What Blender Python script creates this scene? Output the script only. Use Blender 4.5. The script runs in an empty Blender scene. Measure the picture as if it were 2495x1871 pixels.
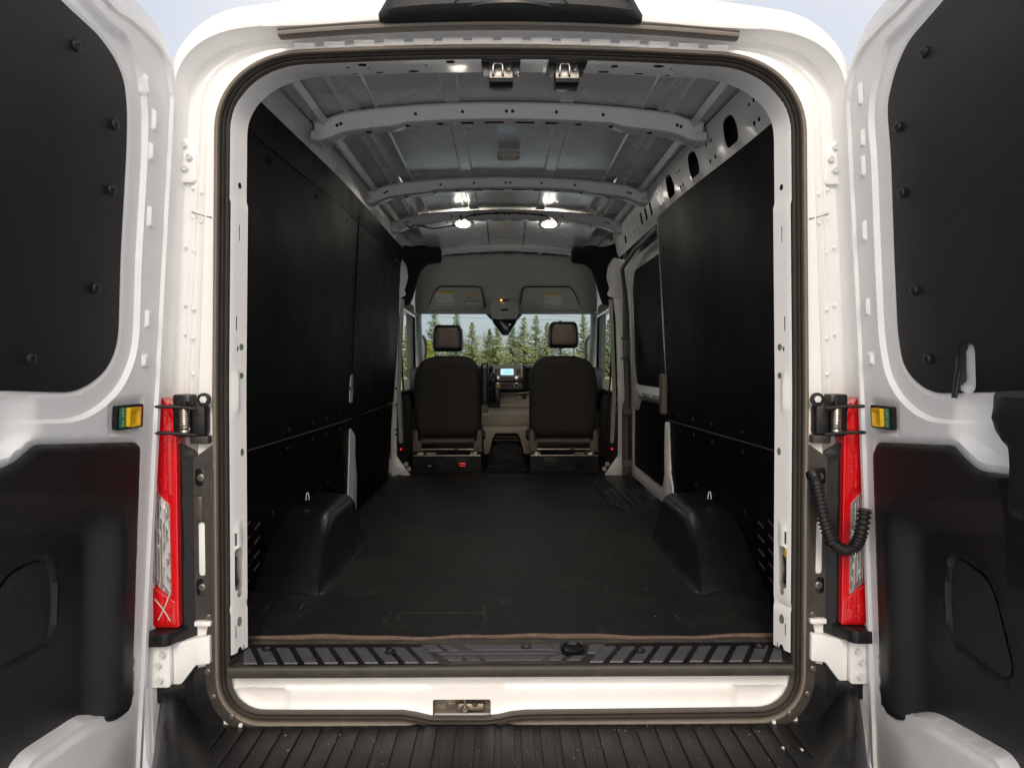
import bpy, bmesh, math, random
import numpy as np
from mathutils import Vector, Matrix, Euler
from mathutils.geometry import delaunay_2d_cdt
random.seed(7)
R = math.radians
sc = bpy.context.scene
COL = sc.collection

# ------------------------------------------------------------------ camera
cam = bpy.data.cameras.new('camera')
cam.sensor_fit = 'HORIZONTAL'; cam.sensor_width = 36; cam.lens = 24.95
cam.clip_start = 0.05; cam.clip_end = 2000
cam_ob = bpy.data.objects.new('camera', cam); COL.objects.link(cam_ob)
cam_ob.location = (-0.0228, -1.94, 1.552)
cam_ob.rotation_euler = (R(90 - 1.7374), 0, R(-0.6727))
sc.camera = cam_ob

# ------------------------------------------------------------------ sky, sun, exposure
SUN_EL, SUN_AZ = 36, 181          # azimuth: degrees clockwise from +Y (the van points along +Y)
w = bpy.data.worlds.new('World'); sc.world = w; w.use_nodes = True
nt = w.node_tree; nt.nodes.clear()
sky = nt.nodes.new('ShaderNodeTexSky'); sky.sky_type = 'NISHITA'; sky.sun_disc = False
sky.sun_elevation = R(SUN_EL); sky.sun_rotation = R(SUN_AZ)
sky.air_density = 0.8; sky.dust_density = 8.0; sky.ozone_density = 1.0
mixn = nt.nodes.new('ShaderNodeMix'); mixn.data_type = 'RGBA'; mixn.inputs[0].default_value = 0.72
mixn.inputs[7].default_value = (3.75, 3.78, 3.9, 1)      # even veil of thin cloud
tcw = nt.nodes.new('ShaderNodeTexCoord'); cl = nt.nodes.new('ShaderNodeTexNoise')
cl.inputs['Scale'].default_value = 2.2; cl.inputs['Detail'].default_value = 6
mrw = nt.nodes.new('ShaderNodeMapRange'); mrw.inputs[1].default_value = .3; mrw.inputs[2].default_value = .75
mrw.inputs[3].default_value = .42; mrw.inputs[4].default_value = .88
nt.links.new(tcw.outputs['Generated'], cl.inputs['Vector']); nt.links.new(cl.outputs['Fac'], mrw.inputs[0])
nt.links.new(mrw.outputs[0], mixn.inputs[0])
nt.links.new(sky.outputs[0], mixn.inputs[6])
bg = nt.nodes.new('ShaderNodeBackground'); bg.inputs[1].default_value = 0.12
nt.links.new(mixn.outputs[2], bg.inputs[0])
wo = nt.nodes.new('ShaderNodeOutputWorld'); nt.links.new(bg.outputs[0], wo.inputs[0])
sun = bpy.data.lights.new('sun', 'SUN'); sun.energy = 0.5; sun.angle = R(14); sun.color = (1.0, 0.92, 0.79)
sun_ob = bpy.data.objects.new('sun', sun); COL.objects.link(sun_ob)
_d = Vector((math.sin(R(SUN_AZ)) * math.cos(R(SUN_EL)), math.cos(R(SUN_AZ)) * math.cos(R(SUN_EL)), math.sin(R(SUN_EL))))
sun_ob.rotation_euler = (-_d).to_track_quat('-Z', 'Y').to_euler()
sun_ob.location = _d * 30
sc.view_settings.view_transform = 'Standard'; sc.view_settings.look = 'None'
sc.view_settings.exposure = 1.08; sc.view_settings.gamma = 1; sc.view_settings.use_curve_mapping = False
sc.render.engine = 'CYCLES'
cy = sc.cycles
cy.use_denoising = True
try: cy.denoiser = 'OPENIMAGEDENOISE'
except Exception: pass
cy.max_bounces = 10; cy.diffuse_bounces = 6; cy.glossy_bounces = 5; cy.transmission_bounces = 8
cy.transparent_max_bounces = 12
cy.caustics_reflective = False; cy.caustics_refractive = False; cy.sample_clamp_indirect = 6

# ------------------------------------------------------------------ materials
def mat(name, col, rough=.5, metal=0., coat=0., bump=None, speck=None, spec=None, trans=0., emit=None, wear=None, coat_r=.06):
    """bump=(scale, strength[, detail]); speck=(scale, amount, colour) soft variation; wear=(scale, threshold, colour) scuffs"""
    m = bpy.data.materials.new(name); m.use_nodes = True
    n = m.node_tree.nodes; l = m.node_tree.links
    b = n['Principled BSDF']
    b.inputs['Base Color'].default_value = (*col, 1); b.inputs['Roughness'].default_value = rough
    b.inputs['Metallic'].default_value = metal; b.inputs['Coat Weight'].default_value = coat
    b.inputs['Coat Roughness'].default_value = coat_r
    if spec is not None: b.inputs['Specular IOR Level'].default_value = spec
    if trans: b.inputs['Transmission Weight'].default_value = trans
    if emit:
        b.inputs['Emission Color'].default_value = (*emit[0], 1); b.inputs['Emission Strength'].default_value = emit[1]
    tc = n.new('ShaderNodeTexCoord')
    last = None
    def noise(scale, detail=4, rough_=.6):
        t = n.new('ShaderNodeTexNoise'); t.inputs['Scale'].default_value = scale; t.inputs['Detail'].default_value = detail
        t.inputs['Roughness'].default_value = rough_
        l.new(tc.outputs['Object'], t.inputs['Vector']); return t
    def mixc(fac, c2):
        nonlocal last
        x = n.new('ShaderNodeMix'); x.data_type = 'RGBA'
        l.new(fac, x.inputs[0])
        if last is None: x.inputs[6].default_value = (*col, 1)
        else: l.new(last, x.inputs[6])
        x.inputs[7].default_value = (*c2, 1); last = x.outputs[2]
    def rng(src, a, b_, c=0., d=1.):
        r = n.new('ShaderNodeMapRange'); r.inputs[1].default_value = a; r.inputs[2].default_value = b_
        r.inputs[3].default_value = c; r.inputs[4].default_value = d; l.new(src, r.inputs[0]); return r.outputs[0]
    if speck:
        t = noise(speck[0], 5); mixc(rng(t.outputs['Fac'], .35, .7, 0, speck[1]), speck[2])
        l.new(rng(t.outputs['Fac'], .3, .7, max(rough - .07, .02), min(rough + .08, 1)), b.inputs['Roughness'])
    if wear:
        t = noise(wear[0], 8, .75); t2 = noise(wear[0] * .23, 3)
        mu = n.new('ShaderNodeMath'); mu.operation = 'MULTIPLY'
        l.new(rng(t.outputs['Fac'], wear[1], wear[1] + .12), mu.inputs[0]); l.new(rng(t2.outputs['Fac'], .42, .62), mu.inputs[1])
        mixc(mu.outputs[0], wear[2])
    if last is not None: l.new(last, b.inputs['Base Color'])
    if bump:
        t = noise(bump[0], bump[2] if len(bump) > 2 else 3)
        bp = n.new('ShaderNodeBump'); bp.inputs['Strength'].default_value = bump[1]; bp.inputs['Distance'].default_value = .002
        l.new(t.outputs['Fac'], bp.inputs['Height']); l.new(bp.outputs[0], b.inputs['Normal'])
    return m

M = {}
M['white'] = mat('white_paint', (.84, .84, .83), .38, coat=.5, speck=(6, .35, (.72, .72, .70)), bump=(900, .03), wear=(38, .66, (.5, .48, .43)), coat_r=.12)
M['inner'] = mat('inner_white_paint', (.78, .78, .77), .34, coat=.35, speck=(3, .5, (.62, .62, .61)), bump=(60, .05), wear=(60, .64, (.42, .40, .36)), coat_r=.15)
M['roofin'] = mat('roof_inner_paint', (.68, .68, .67), .26, coat=.5, speck=(2.5, .6, (.58, .58, .57)), bump=(5, .12, 2), coat_r=.12)
M['rubber'] = mat('seal_rubber', (.060, .052, .044), .42, speck=(14, .7, (.085, .074, .063)), bump=(300, .15))
M['rubber_lip'] = mat('seal_rubber_dusty', (.15, .128, .105), .52, speck=(20, .7, (.20, .172, .145)), bump=(300, .15))
M['plastic'] = mat('black_plastic', (.0095, .0095, .0102), .44, speck=(10, .5, (.014, .014, .0145)), bump=(900, .35), wear=(45, .66, (.05, .05, .05)), spec=.42)
M['plastic_s'] = mat('smooth_black_plastic', (.009, .009, .010), .30, speck=(8, .3, (.014, .014, .015)), bump=(500, .08), spec=.4)
M['gloss'] = mat('gloss_black', (.008, .008, .009), .12, coat=.5)
M['trimbrown'] = mat('grained_trim_plastic', (.030, .027, .023), .52, speck=(16, .8, (.060, .053, .045)), bump=(420, .55))
M['board'] = mat('black_board', (.0068, .0068, .0076), .46, spec=.35, speck=(5, .6, (.0095, .0095, .0105)), bump=(420, .5), wear=(30, .70, (.03, .03, .03)))
M['ply'] = mat('black_wall_board', (.0075, .0078, .0085), .47, spec=.28, speck=(4, .6, (.013, .013, .014)), bump=(260, .18), wear=(26, .665, (.055, .055, .052)))
M['mat'] = mat('rubber_floor_mat', (.015, .0147, .0143), .55, speck=(2.6, 1.0, (.036, .033, .029)), bump=(420, .4), wear=(24, .63, (.10, .09, .078)), spec=.4)
M['matedge'] = mat('mat_felt_edge', (.09, .055, .042), .9, speck=(40, .8, (.16, .11, .085)), bump=(300, .8))
M['fabric'] = mat('dark_seat_fabric', (.032, .0285, .026), .85, speck=(60, .6, (.052, .046, .041)), bump=(700, .5))
M['vinyl'] = mat('brown_black_vinyl', (.20, .16, .13), .42, speck=(20, .6, (.16, .12, .09)), bump=(260, .25))
M['vinyl_dk'] = mat('black_vinyl', (.014, .013, .0125), .42, bump=(300, .2))
M['trimpl'] = mat('door_trim_plastic', (.0085, .0085, .0092), .36, speck=(10, .5, (.012, .012, .0125)), bump=(900, .4), wear=(45, .66, (.04, .04, .04)), spec=.5)
M['beige'] = mat('taupe_plastic', (.52, .44, .34), .55, speck=(20, .5, (.46, .39, .30)), bump=(500, .3))
M['beige_dk'] = mat('dark_taupe_plastic', (.14, .118, .095), .55, speck=(20, .5, (.11, .094, .078)), bump=(500, .3))
M['liner'] = mat('headliner_cloth', (.46, .435, .385), .9, speck=(30, .4, (.40, .375, .33)), bump=(600, .4))
M['liner_lt'] = mat('pillar_trim', (.42, .40, .35), .6, speck=(30, .3, (.36, .345, .30)), bump=(500, .2))
M['carpet'] = mat('black_carpet', (.008, .008, .0095), .95, bump=(200, 1.0))
M['steel'] = mat('zinc_steel', (.52, .49, .44), .34, metal=1, speck=(40, .6, (.36, .32, .26)), bump=(200, .1))
M['steel_rust'] = mat('stained_steel', (.42, .39, .34), .45, metal=.8, speck=(30, .9, (.24, .15, .07)), bump=(200, .2))
M['screw'] = mat('grey_screw', (.20, .18, .16), .4, metal=.7, bump=(300, .2))
M['red'] = mat('red_lens', (.70, .006, .010), .10, coat=1, coat_r=.03, speck=(30, .4, (.55, .004, .007)))
M['redglow'] = mat('red_marker', (.6, .01, .02), .2, emit=((1, .03, .05), .35))
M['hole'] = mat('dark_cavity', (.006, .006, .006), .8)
M['yellow'] = mat('yellow_plastic', (.72, .42, .012), .4, bump=(300, .05))
M['green'] = mat('green_label', (.010, .20, .115), .45)
M['crimson'] = mat('crimson_label', (.30, .008, .03), .45)
M['cream'] = mat('label_paper', (.62, .61, .56), .6)
M['ylabel'] = mat('label_yellow', (.72, .46, .03), .6)
M['ink'] = mat('label_ink', (.12, .12, .12), .7)
M['pad'] = mat('tread_pad_rubber', (.052, .053, .062), .5, speck=(30, .8, (.075, .075, .082)), bump=(250, .4), wear=(60, .62, (.13, .125, .115)))
M['bolt'] = mat('painted_bolt', (.66, .66, .65), .35, coat=.3)
M['lampglass'] = mat('lamp_lens', (.9, .9, .9), .3, emit=((1, .93, .82), 32))
M['chrome'] = mat('chrome', (.7, .7, .7), .12, metal=1)
M['screen'] = mat('radio_screen', (.02, .05, .08), .2, emit=((.32, .62, .85), .9))
M['amber'] = mat('amber_indicator', (.7, .3, .02), .3, emit=((1, .45, .05), 2.5))
M['pedestal'] = mat('pedestal_black', (.0045, .0045, .005), .35, spec=.25, bump=(200, .1))
M['wire'] = mat('overhead_wire', (.05, .05, .055), .6)

def scuffed(name, c, c2, dust, rough, spec, sc1, ang):
    """black sheet with dusty patches and fine stretched scratches"""
    m = mat(name, c, rough, spec=spec, speck=(2.6, 1.0, c2), bump=(420, .4))
    n = m.node_tree.nodes; l = m.node_tree.links; b = n['Principled BSDF']
    src = b.inputs['Base Color'].links[0].from_socket
    tc = n.new('ShaderNodeTexCoord')
    def scr(rot, scale, th, patch):
        mp = n.new('ShaderNodeMapping'); mp.inputs['Rotation'].default_value = rot; mp.inputs['Scale'].default_value = scale
        t = n.new('ShaderNodeTexNoise'); t.inputs['Scale'].default_value = 1; t.inputs['Detail'].default_value = 3
        l.new(tc.outputs['Object'], mp.inputs[0]); l.new(mp.outputs[0], t.inputs['Vector'])
        r = n.new('ShaderNodeMapRange'); r.inputs[1].default_value = th; r.inputs[2].default_value = th + .04; l.new(t.outputs['Fac'], r.inputs[0])
        t2 = n.new('ShaderNodeTexNoise'); t2.inputs['Scale'].default_value = patch; l.new(tc.outputs['Object'], t2.inputs['Vector'])
        r2 = n.new('ShaderNodeMapRange'); r2.inputs[1].default_value = .46; r2.inputs[2].default_value = .66; l.new(t2.outputs['Fac'], r2.inputs[0])
        mu = n.new('ShaderNodeMath'); mu.operation = 'MULTIPLY'; l.new(r.outputs[0], mu.inputs[0]); l.new(r2.outputs[0], mu.inputs[1]); return mu.outputs[0]
    fn = n.new('ShaderNodeTexNoise'); fn.inputs['Scale'].default_value = 150; fn.inputs['Detail'].default_value = 4; l.new(tc.outputs['Object'], fn.inputs['Vector'])
    fr_ = n.new('ShaderNodeMapRange'); fr_.inputs[1].default_value = .48; fr_.inputs[2].default_value = .70; fr_.inputs[4].default_value = .75; l.new(fn.outputs['Fac'], fr_.inputs[0])
    fx = n.new('ShaderNodeMix'); fx.data_type = 'RGBA'; l.new(fr_.outputs[0], fx.inputs[0]); l.new(src, fx.inputs[6]); fx.inputs[7].default_value = (*[v * .62 for v in dust], 1)
    cur = fx.outputs[2]
    for rot, scale, th, patch in sc1:
        x = n.new('ShaderNodeMix'); x.data_type = 'RGBA'; l.new(scr(rot, scale, th, patch), x.inputs[0]); l.new(cur, x.inputs[6]); x.inputs[7].default_value = (*dust, 1); cur = x.outputs[2]
    l.new(cur, b.inputs['Base Color']); return m
M['mat'] = scuffed('rubber_floor_mat', (.0048, .0048, .0048), (.0108, .0106, .0102), (.042, .040, .037), .55, .28,
                   [((0, 0, .3), (5, 130, 5), .61, 3), ((0, 0, 1.1), (6, 160, 6), .62, 2.3), ((0, 0, -.6), (90, 9, 9), .62, 4), ((0, 0, 0), (38, 38, 38), .64, 1.7)], 0)
M['ply'] = scuffed('black_wall_board', (.0016, .0017, .0021), (.0028, .0028, .0034), (.020, .020, .0195), .50, .07,
                   [((.5, 0, 0), (4, 4, 110), .63, 3), ((1.1, 0, 0), (5, 140, 6), .63, 2.3), ((-.7, 0, 0), (5, 7, 120), .63, 4), ((0, 0, 0), (40, 40, 40), .66, 1.9)], 0)
def lens_clear():
    m = mat('clear_reflector_lens', (.62, .60, .57), .14, metal=.75, coat=1, coat_r=.02)
    n = m.node_tree.nodes; l = m.node_tree.links; b = n['Principled BSDF']
    tc = n.new('ShaderNodeTexCoord'); v = n.new('ShaderNodeTexVoronoi'); v.inputs['Scale'].default_value = 55
    mp = n.new('ShaderNodeMapping'); mp.inputs['Scale'].default_value = (1, 1, .55)
    l.new(tc.outputs['Object'], mp.inputs[0]); l.new(mp.outputs[0], v.inputs['Vector'])
    bp = n.new('ShaderNodeBump'); bp.inputs['Strength'].default_value = .7; bp.inputs['Distance'].default_value = .008
    l.new(v.outputs['Distance'], bp.inputs['Height']); l.new(bp.outputs[0], b.inputs['Normal'])
    return m
M['clear'] = lens_clear()
def red_cells():
    m = mat('red_cell_lens', (.55, .004, .008), .08, coat=1, coat_r=.02)
    n = m.node_tree.nodes; l = m.node_tree.links; b = n['Principled BSDF']
    tc = n.new('ShaderNodeTexCoord'); v = n.new('ShaderNodeTexVoronoi'); v.inputs['Scale'].default_value = 75
    v.distance = 'CHEBYCHEV'; v.inputs['Randomness'].default_value = .35
    l.new(tc.outputs['Object'], v.inputs['Vector'])
    bp = n.new('ShaderNodeBump'); bp.inputs['Strength'].default_value = .35; bp.inputs['Distance'].default_value = .006
    l.new(v.outputs['Distance'], bp.inputs['Height']); l.new(bp.outputs[0], b.inputs['Normal'])
    x = n.new('ShaderNodeMix'); x.data_type = 'RGBA'; x.inputs[6].default_value = (.78, .008, .012, 1); x.inputs[7].default_value = (.50, .003, .006, 1)
    t = n.new('ShaderNodeTexNoise'); t.inputs['Scale'].default_value = 45; l.new(tc.outputs['Object'], t.inputs['Vector'])
    l.new(t.outputs['Fac'], x.inputs[0]); l.new(x.outputs[2], b.inputs['Base Color'])
    return m
M['redcell'] = red_cells()
def glass_pane():
    m = bpy.data.materials.new('tinted_glass'); m.use_nodes = True
    n = m.node_tree.nodes; l = m.node_tree.links; n.clear()
    o = n.new('ShaderNodeOutputMaterial'); t = n.new('ShaderNodeBsdfTransparent'); t.inputs[0].default_value = (.84, .97, .98, 1)
    g = n.new('ShaderNodeBsdfGlossy'); g.inputs['Roughness'].default_value = .02
    x = n.new('ShaderNodeMixShader'); x.inputs[0].default_value = .05; l.new(t.outputs[0], x.inputs[1]); l.new(g.outputs[0], x.inputs[2])
    l.new(x.outputs[0], o.inputs[0]); return m
M['glass'] = glass_pane()

# ------------------------------------------------------------------ mesh helpers
def link(name, me, m, parent=None, ang=32):
    if m is not None: me.materials.append(m if not isinstance(m, str) else M[m])
    if me.polygons:
        me.polygons.foreach_set('use_smooth', [True] * len(me.polygons))
        me.set_sharp_from_angle(angle=R(ang))
    o = bpy.data.objects.new(name, me); COL.objects.link(o)
    if parent is not None: o.parent = parent
    return o
def mk(name, v, f, m, parent=None, ang=32):
    me = bpy.data.meshes.new(name); me.from_pydata([tuple(map(float, p)) for p in v], [], [tuple(q) for q in f])
    me.validate(); me.update()
    return link(name, me, m, parent, ang)
def bmk(name, bm, m, parent=None, ang=32):
    bmesh.ops.recalc_face_normals(bm, faces=bm.faces)
    me = bpy.data.meshes.new(name); bm.to_mesh(me); bm.free()
    return link(name, me, m, parent, ang)
def tag(o, label, cat, group=None, kind=None):
    if label: o['label'] = label
    if cat: o['category'] = cat
    if group: o['group'] = group
    if kind: o['kind'] = kind
    return o
def empty(name, loc=(0, 0, 0), parent=None):
    o = bpy.data.objects.new(name, None); COL.objects.link(o); o.location = loc; o.empty_display_size = .1
    if parent is not None: o.parent = parent
    return o
def box(name, c, s, m, parent=None, bev=.004, seg=2, rot=None, taper=None):
    bm = bmesh.new(); bmesh.ops.create_cube(bm, size=1)
    for q in bm.verts:
        q.co = Vector((q.co.x * s[0], q.co.y * s[1], q.co.z * s[2]))
        if taper and q.co.z > 0: q.co.x *= taper[0]; q.co.y *= taper[1]
    if bev: bmesh.ops.bevel(bm, geom=bm.edges[:], offset=min(bev, min(s) * .45), segments=seg, affect='EDGES', profile=.5)
    mt = Matrix.Translation(Vector(c))
    if rot is not None: mt = mt @ Euler(rot).to_matrix().to_4x4()
    bmesh.ops.transform(bm, matrix=mt, verts=bm.verts)
    return bmk(name, bm, m, parent)
def tube(name, pts, r, m, parent=None, n=8, closed=False, rfun=None, ang=50):
    pts = [Vector(p) for p in pts]; V = []; F = []; L = len(pts)
    up = Vector((0, 0, 1)); prev = None
    for i, p in enumerate(pts):
        t = (pts[min(i + 1, L - 1)] - pts[max(i - 1, 0)]).normalized()
        if prev is None:
            a = t.cross(up)
            if a.length < .05: a = t.cross(Vector((0, 1, 0)))
            a.normalize()
        else:
            a = (prev - t * prev.dot(t)).normalized()
        prev = a; b = t.cross(a); rr = r if rfun is None else rfun(i / (L - 1))
        for k in range(n):
            q = 2 * math.pi * k / n; V.append(p + (a * math.cos(q) + b * math.sin(q)) * rr)
    for i in range(L - 1):
        for k in range(n):
            F.append((i * n + k, i * n + (k + 1) % n, (i + 1) * n + (k + 1) % n, (i + 1) * n + k))
    F.append(tuple(range(n))[::-1]); F.append(tuple((L - 1) * n + k for k in range(n)))
    return mk(name, V, F, m, parent, ang)
def smooth_path(pts, n=8):
    """Catmull-Rom through the points"""
    P = [Vector(p) for p in pts]; out = []
    for i in range(len(P) - 1):
        p0 = P[max(i - 1, 0)]; p1 = P[i]; p2 = P[i + 1]; p3 = P[min(i + 2, len(P) - 1)]
        for k in range(n):
            t = k / n
            out.append(.5 * ((2 * p1) + (p2 - p0) * t + (2 * p0 - 5 * p1 + 4 * p2 - p3) * t * t + (3 * p1 - p0 - 3 * p2 + p3) * t ** 3))
    out.append(P[-1]); return out
def lathe(name, prof, m, parent=None, n=16, axis=(0, 0, 1), loc=(0, 0, 0), ang=35):
    """prof: (radius, height) pairs, spun about `axis` at `loc`"""
    q = Vector((0, 0, 1)).rotation_difference(Vector(axis).normalized()); L = Vector(loc); V = []; F = []
    for r, h in prof:
        for k in range(n):
            a = 2 * math.pi * k / n; V.append(L + q @ Vector((r * math.cos(a), r * math.sin(a), h)))
    for i in range(len(prof) - 1):
        for k in range(n): F.append((i * n + k, i * n + (k + 1) % n, (i + 1) * n + (k + 1) % n, (i + 1) * n + k))
    F.append(tuple((len(prof) - 1) * n + k for k in range(n))); F.append(tuple(range(n))[::-1])
    return mk(name, V, F, m, parent, ang)
def loft(name, rings, m, parent=None, closed=True, ang=32, caps=False):
    V = []; F = []; n = len(rings[0])
    for r in rings: V += list(r)
    for i in range(len(rings) - 1):
        for k in range(n if closed else n - 1):
            F.append((i * n + k, i * n + (k + 1) % n, (i + 1) * n + (k + 1) % n, (i + 1) * n + k))
    if caps: F.append(tuple(range(n))[::-1]); F.append(tuple((len(rings) - 1) * n + k for k in range(n)))
    return mk(name, V, F, m, parent, ang)

def rp(pts, r=.01, n=5):
    """polygon with rounded corners; a point may carry its own radius as third value"""
    out = []; N = len(pts)
    for i, p in enumerate(pts):
        rr = p[2] if len(p) > 2 else r
        a = np.array(pts[i - 1][:2], float); b = np.array(p[:2], float); c = np.array(pts[(i + 1) % N][:2], float)
        la = np.linalg.norm(a - b); lc = np.linalg.norm(c - b); d = min(rr, la * .48, lc * .48)
        if d < 1e-5: out.append(tuple(b)); continue
        s = b + (a - b) / la * d; e = b + (c - b) / lc * d
        for k in range(n + 1):
            t = k / n; out.append(tuple((1 - t) ** 2 * s + 2 * t * (1 - t) * b + t * t * e))
    return out
def ell(cx, cy_, rx, ry, n=14):
    return [(cx + rx * math.cos(2 * math.pi * k / n), cy_ + ry * math.sin(2 * math.pi * k / n)) for k in range(n)]
def rect(x0, y0, x1, y1, r=.004, n=3): return rp([(x0, y0), (x1, y0), (x1, y1), (x0, y1)], r, n)
def inside(P, poly):
    x, y = P[:, 0], P[:, 1]; c = np.zeros(len(P), bool); q = np.asarray(poly, float)
    for i in range(len(q)):
        x1, y1 = q[i - 1]; x2, y2 = q[i]
        if y1 == y2: continue
        k = ((y1 > y) != (y2 > y)) & (x < (x2 - x1) * (y - y1) / (y2 - y1) + x1); c ^= k
    return c
def dist(P, poly, closed=True):
    q = np.asarray(poly, float); d = np.full(len(P), 1e9)
    for i in range(0 if closed else 1, len(q)):
        a, b = q[i - 1], q[i]; ab = b - a; L = ab @ ab
        if L < 1e-14: continue
        t = np.clip(((P - a) @ ab) / L, 0, 1); d = np.minimum(d, np.hypot(*(P - a - t[:, None] * ab).T))
    return d
def sdf(P, poly):
    """positive inside"""
    P = np.asarray(P, float); return np.where(inside(P, poly), 1, -1) * dist(P, poly)
def ss(x, a, b):
    t = np.clip((x - a) / (b - a), 0, 1); return t * t * (3 - 2 * t)
def resample(poly, step):
    out = []; N = len(poly)
    for i in range(N):
        a = np.array(poly[i], float); b = np.array(poly[(i + 1) % N], float); L = np.linalg.norm(b - a)
        k = max(1, int(math.ceil(L / step)))
        for j in range(k): out.append(tuple(a + (b - a) * j / k))
    return out
def cdt(poly, holes=(), step=.02, lines=(), lstep=None):
    """triangulated plane region -> (N,2) points, triangles"""
    rng_ = np.random.default_rng(3)
    V = []; E = []
    for q in [poly, *holes]:
        q = resample(q, step); s = len(V); V += q; E += [(s + i, s + (i + 1) % len(q)) for i in range(len(q))]
    for q in lines:
        q = resample(q, lstep or step); s = len(V); V += q; E += [(s + i, s + (i + 1) % len(q)) for i in range(len(q))]
    a = np.asarray(poly, float); lo, hi = a.min(0), a.max(0)
    gx = np.arange(lo[0] + step * .5, hi[0], step); gy = np.arange(lo[1] + step * .5, hi[1], step)
    if len(gx) and len(gy):
        G = np.array([(x, y) for x in gx for y in gy]); G = G + rng_.uniform(-.06, .06, G.shape) * step
        k = inside(G, poly) & (dist(G, poly) > step * .45)
        for q in lines: k &= dist(G, q) > step * .35
        for h in holes:
            b = np.asarray(h, float); nb = (G[:, 0] > b[:, 0].min() - step) & (G[:, 0] < b[:, 0].max() + step) & (G[:, 1] > b[:, 1].min() - step) & (G[:, 1] < b[:, 1].max() + step) & k
            idx = np.where(nb)[0]
            if len(idx):
                bad = inside(G[idx], h) | (dist(G[idx], h) < step * .4); k[idx[bad]] = False
        V += [tuple(p) for p in G[k]]
    r = delaunay_2d_cdt([Vector(p) for p in V], E, [], 1, 1e-6)
    vo = np.array([tuple(p) for p in r[0]]); F = np.array([f for f in r[2] if len(f) == 3], int)
    c = vo[F].mean(1); k = inside(c, poly)
    for h in holes: k &= ~inside(c, h)
    return vo, F[k]
def sheet(name, poly, mapf, m, parent=None, holes=(), step=.02, hf=None, thick=0., ang=40, lines=(), lstep=None):
    """plane region mapped into space: mapf(u, v, w); hf(P)->w relief; thick adds rim and back"""
    P, F = cdt(poly, holes, step, lines, lstep); w = hf(P) if hf is not None else np.zeros(len(P))
    V = [mapf(p[0], p[1], q) for p, q in zip(P, w)]; FF = [tuple(f) for f in F]
    if thick:
        n = len(V); V += [mapf(p[0], p[1], q - thick) for p, q in zip(P, w)]
        e = {}
        for f in F:
            for i in range(3):
                a, b = int(f[i]), int(f[(i + 1) % 3]); e[(a, b)] = e.get((a, b), 0) + 1
        FF += [(f[2] + n, f[1] + n, f[0] + n) for f in F]
        for (a, b) in e:
            if (b, a) not in e: FF.append((b, a, a + n, b + n))
    return mk(name, V, FF, m, parent, ang)
def prism(name, poly, y0, y1, m, parent=None, bev=.003, plane='XZ', seg=2):
    """flat outline extruded along the third axis, edges bevelled"""
    bm = bmesh.new(); mp = {'XZ': lambda a, b, c: (a, c, b), 'YZ': lambda a, b, c: (c, a, b), 'XY': lambda a, b, c: (a, b, c)}[plane]
    vs = [bm.verts.new(mp(p[0], p[1], y0)) for p in poly]; f = bm.faces.new(vs)
    ex = bmesh.ops.extrude_face_region(bm, geom=[f])
    d = Vector(mp(0, 0, 1)) * (y1 - y0)
    for q in ex['geom']:
        if isinstance(q, bmesh.types.BMVert): q.co += d
    if bev:
        bmesh.ops.recalc_face_normals(bm, faces=bm.faces)
        ed = [e for e in bm.edges if e.calc_face_angle(0) > .7]
        bmesh.ops.bevel(bm, geom=ed, offset=bev, segments=seg, affect='EDGES', profile=.5, clamp_overlap=True)
    return bmk(name, bm, m, parent)
def offset_poly(poly, dfun):
    q = np.asarray(poly, float); t = np.roll(q, -1, 0) - np.roll(q, 1, 0); n = np.stack([t[:, 1], -t[:, 0]], 1); n /= np.linalg.norm(n, axis=1)[:, None] + 1e-9
    a = q; area = np.sum(a[:, 0] * np.roll(a[:, 1], -1) - np.roll(a[:, 0], -1) * a[:, 1])
    if area < 0: n = -n
    return [tuple(p + m_ * dfun(p)) for p, m_ in zip(q, n)]
def curve2(pts, n=6): return [(p.x, p.y) for p in smooth_path([(a[0], a[1], 0) for a in pts], n)]
def copy(o, parent=None, **kw):
    c = o.copy(); COL.objects.link(c)
    if parent is not None: c.parent = parent
    for k, v in kw.items(): setattr(c, k, v)
    return c
def mirror_mesh(o, name=None, parent=None):
    """a mirrored twin across x = 0 with its own mesh"""
    me = o.data.copy()
    for v in me.vertices: v.co.x = -v.co.x
    me.flip_normals()
    c = bpy.data.objects.new(name or o.name.split('.')[0], me); COL.objects.link(c); c.parent = parent if parent is not None else o.parent
    return c
def at_normal(o, loc, n):
    """stand a z-up piece on a surface point with normal n"""
    o.location = loc; o.rotation_euler = Vector((0, 0, 1)).rotation_difference(Vector(n).normalized()).to_euler(); return o

# ================================================================== ground
def ground_mat():
    m = mat('pale_gravel_asphalt', (.53, .535, .55), .9, speck=(5, .8, (.58, .585, .60)), bump=(160, .8), wear=(70, .55, (.30, .29, .28)))
    return m
gv = [(-900, -900, 0), (900, -900, 0), (900, 900, 0), (-900, 900, 0)]
g = mk('ground', gv, [(0, 1, 2, 3)], ground_mat()); g['kind'] = 'structure'

# ================================================================== the van
van = empty('cargo_van')
tag(van, 'white cargo van seen from behind with both rear doors swung open and black lined interior', 'van')

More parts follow.
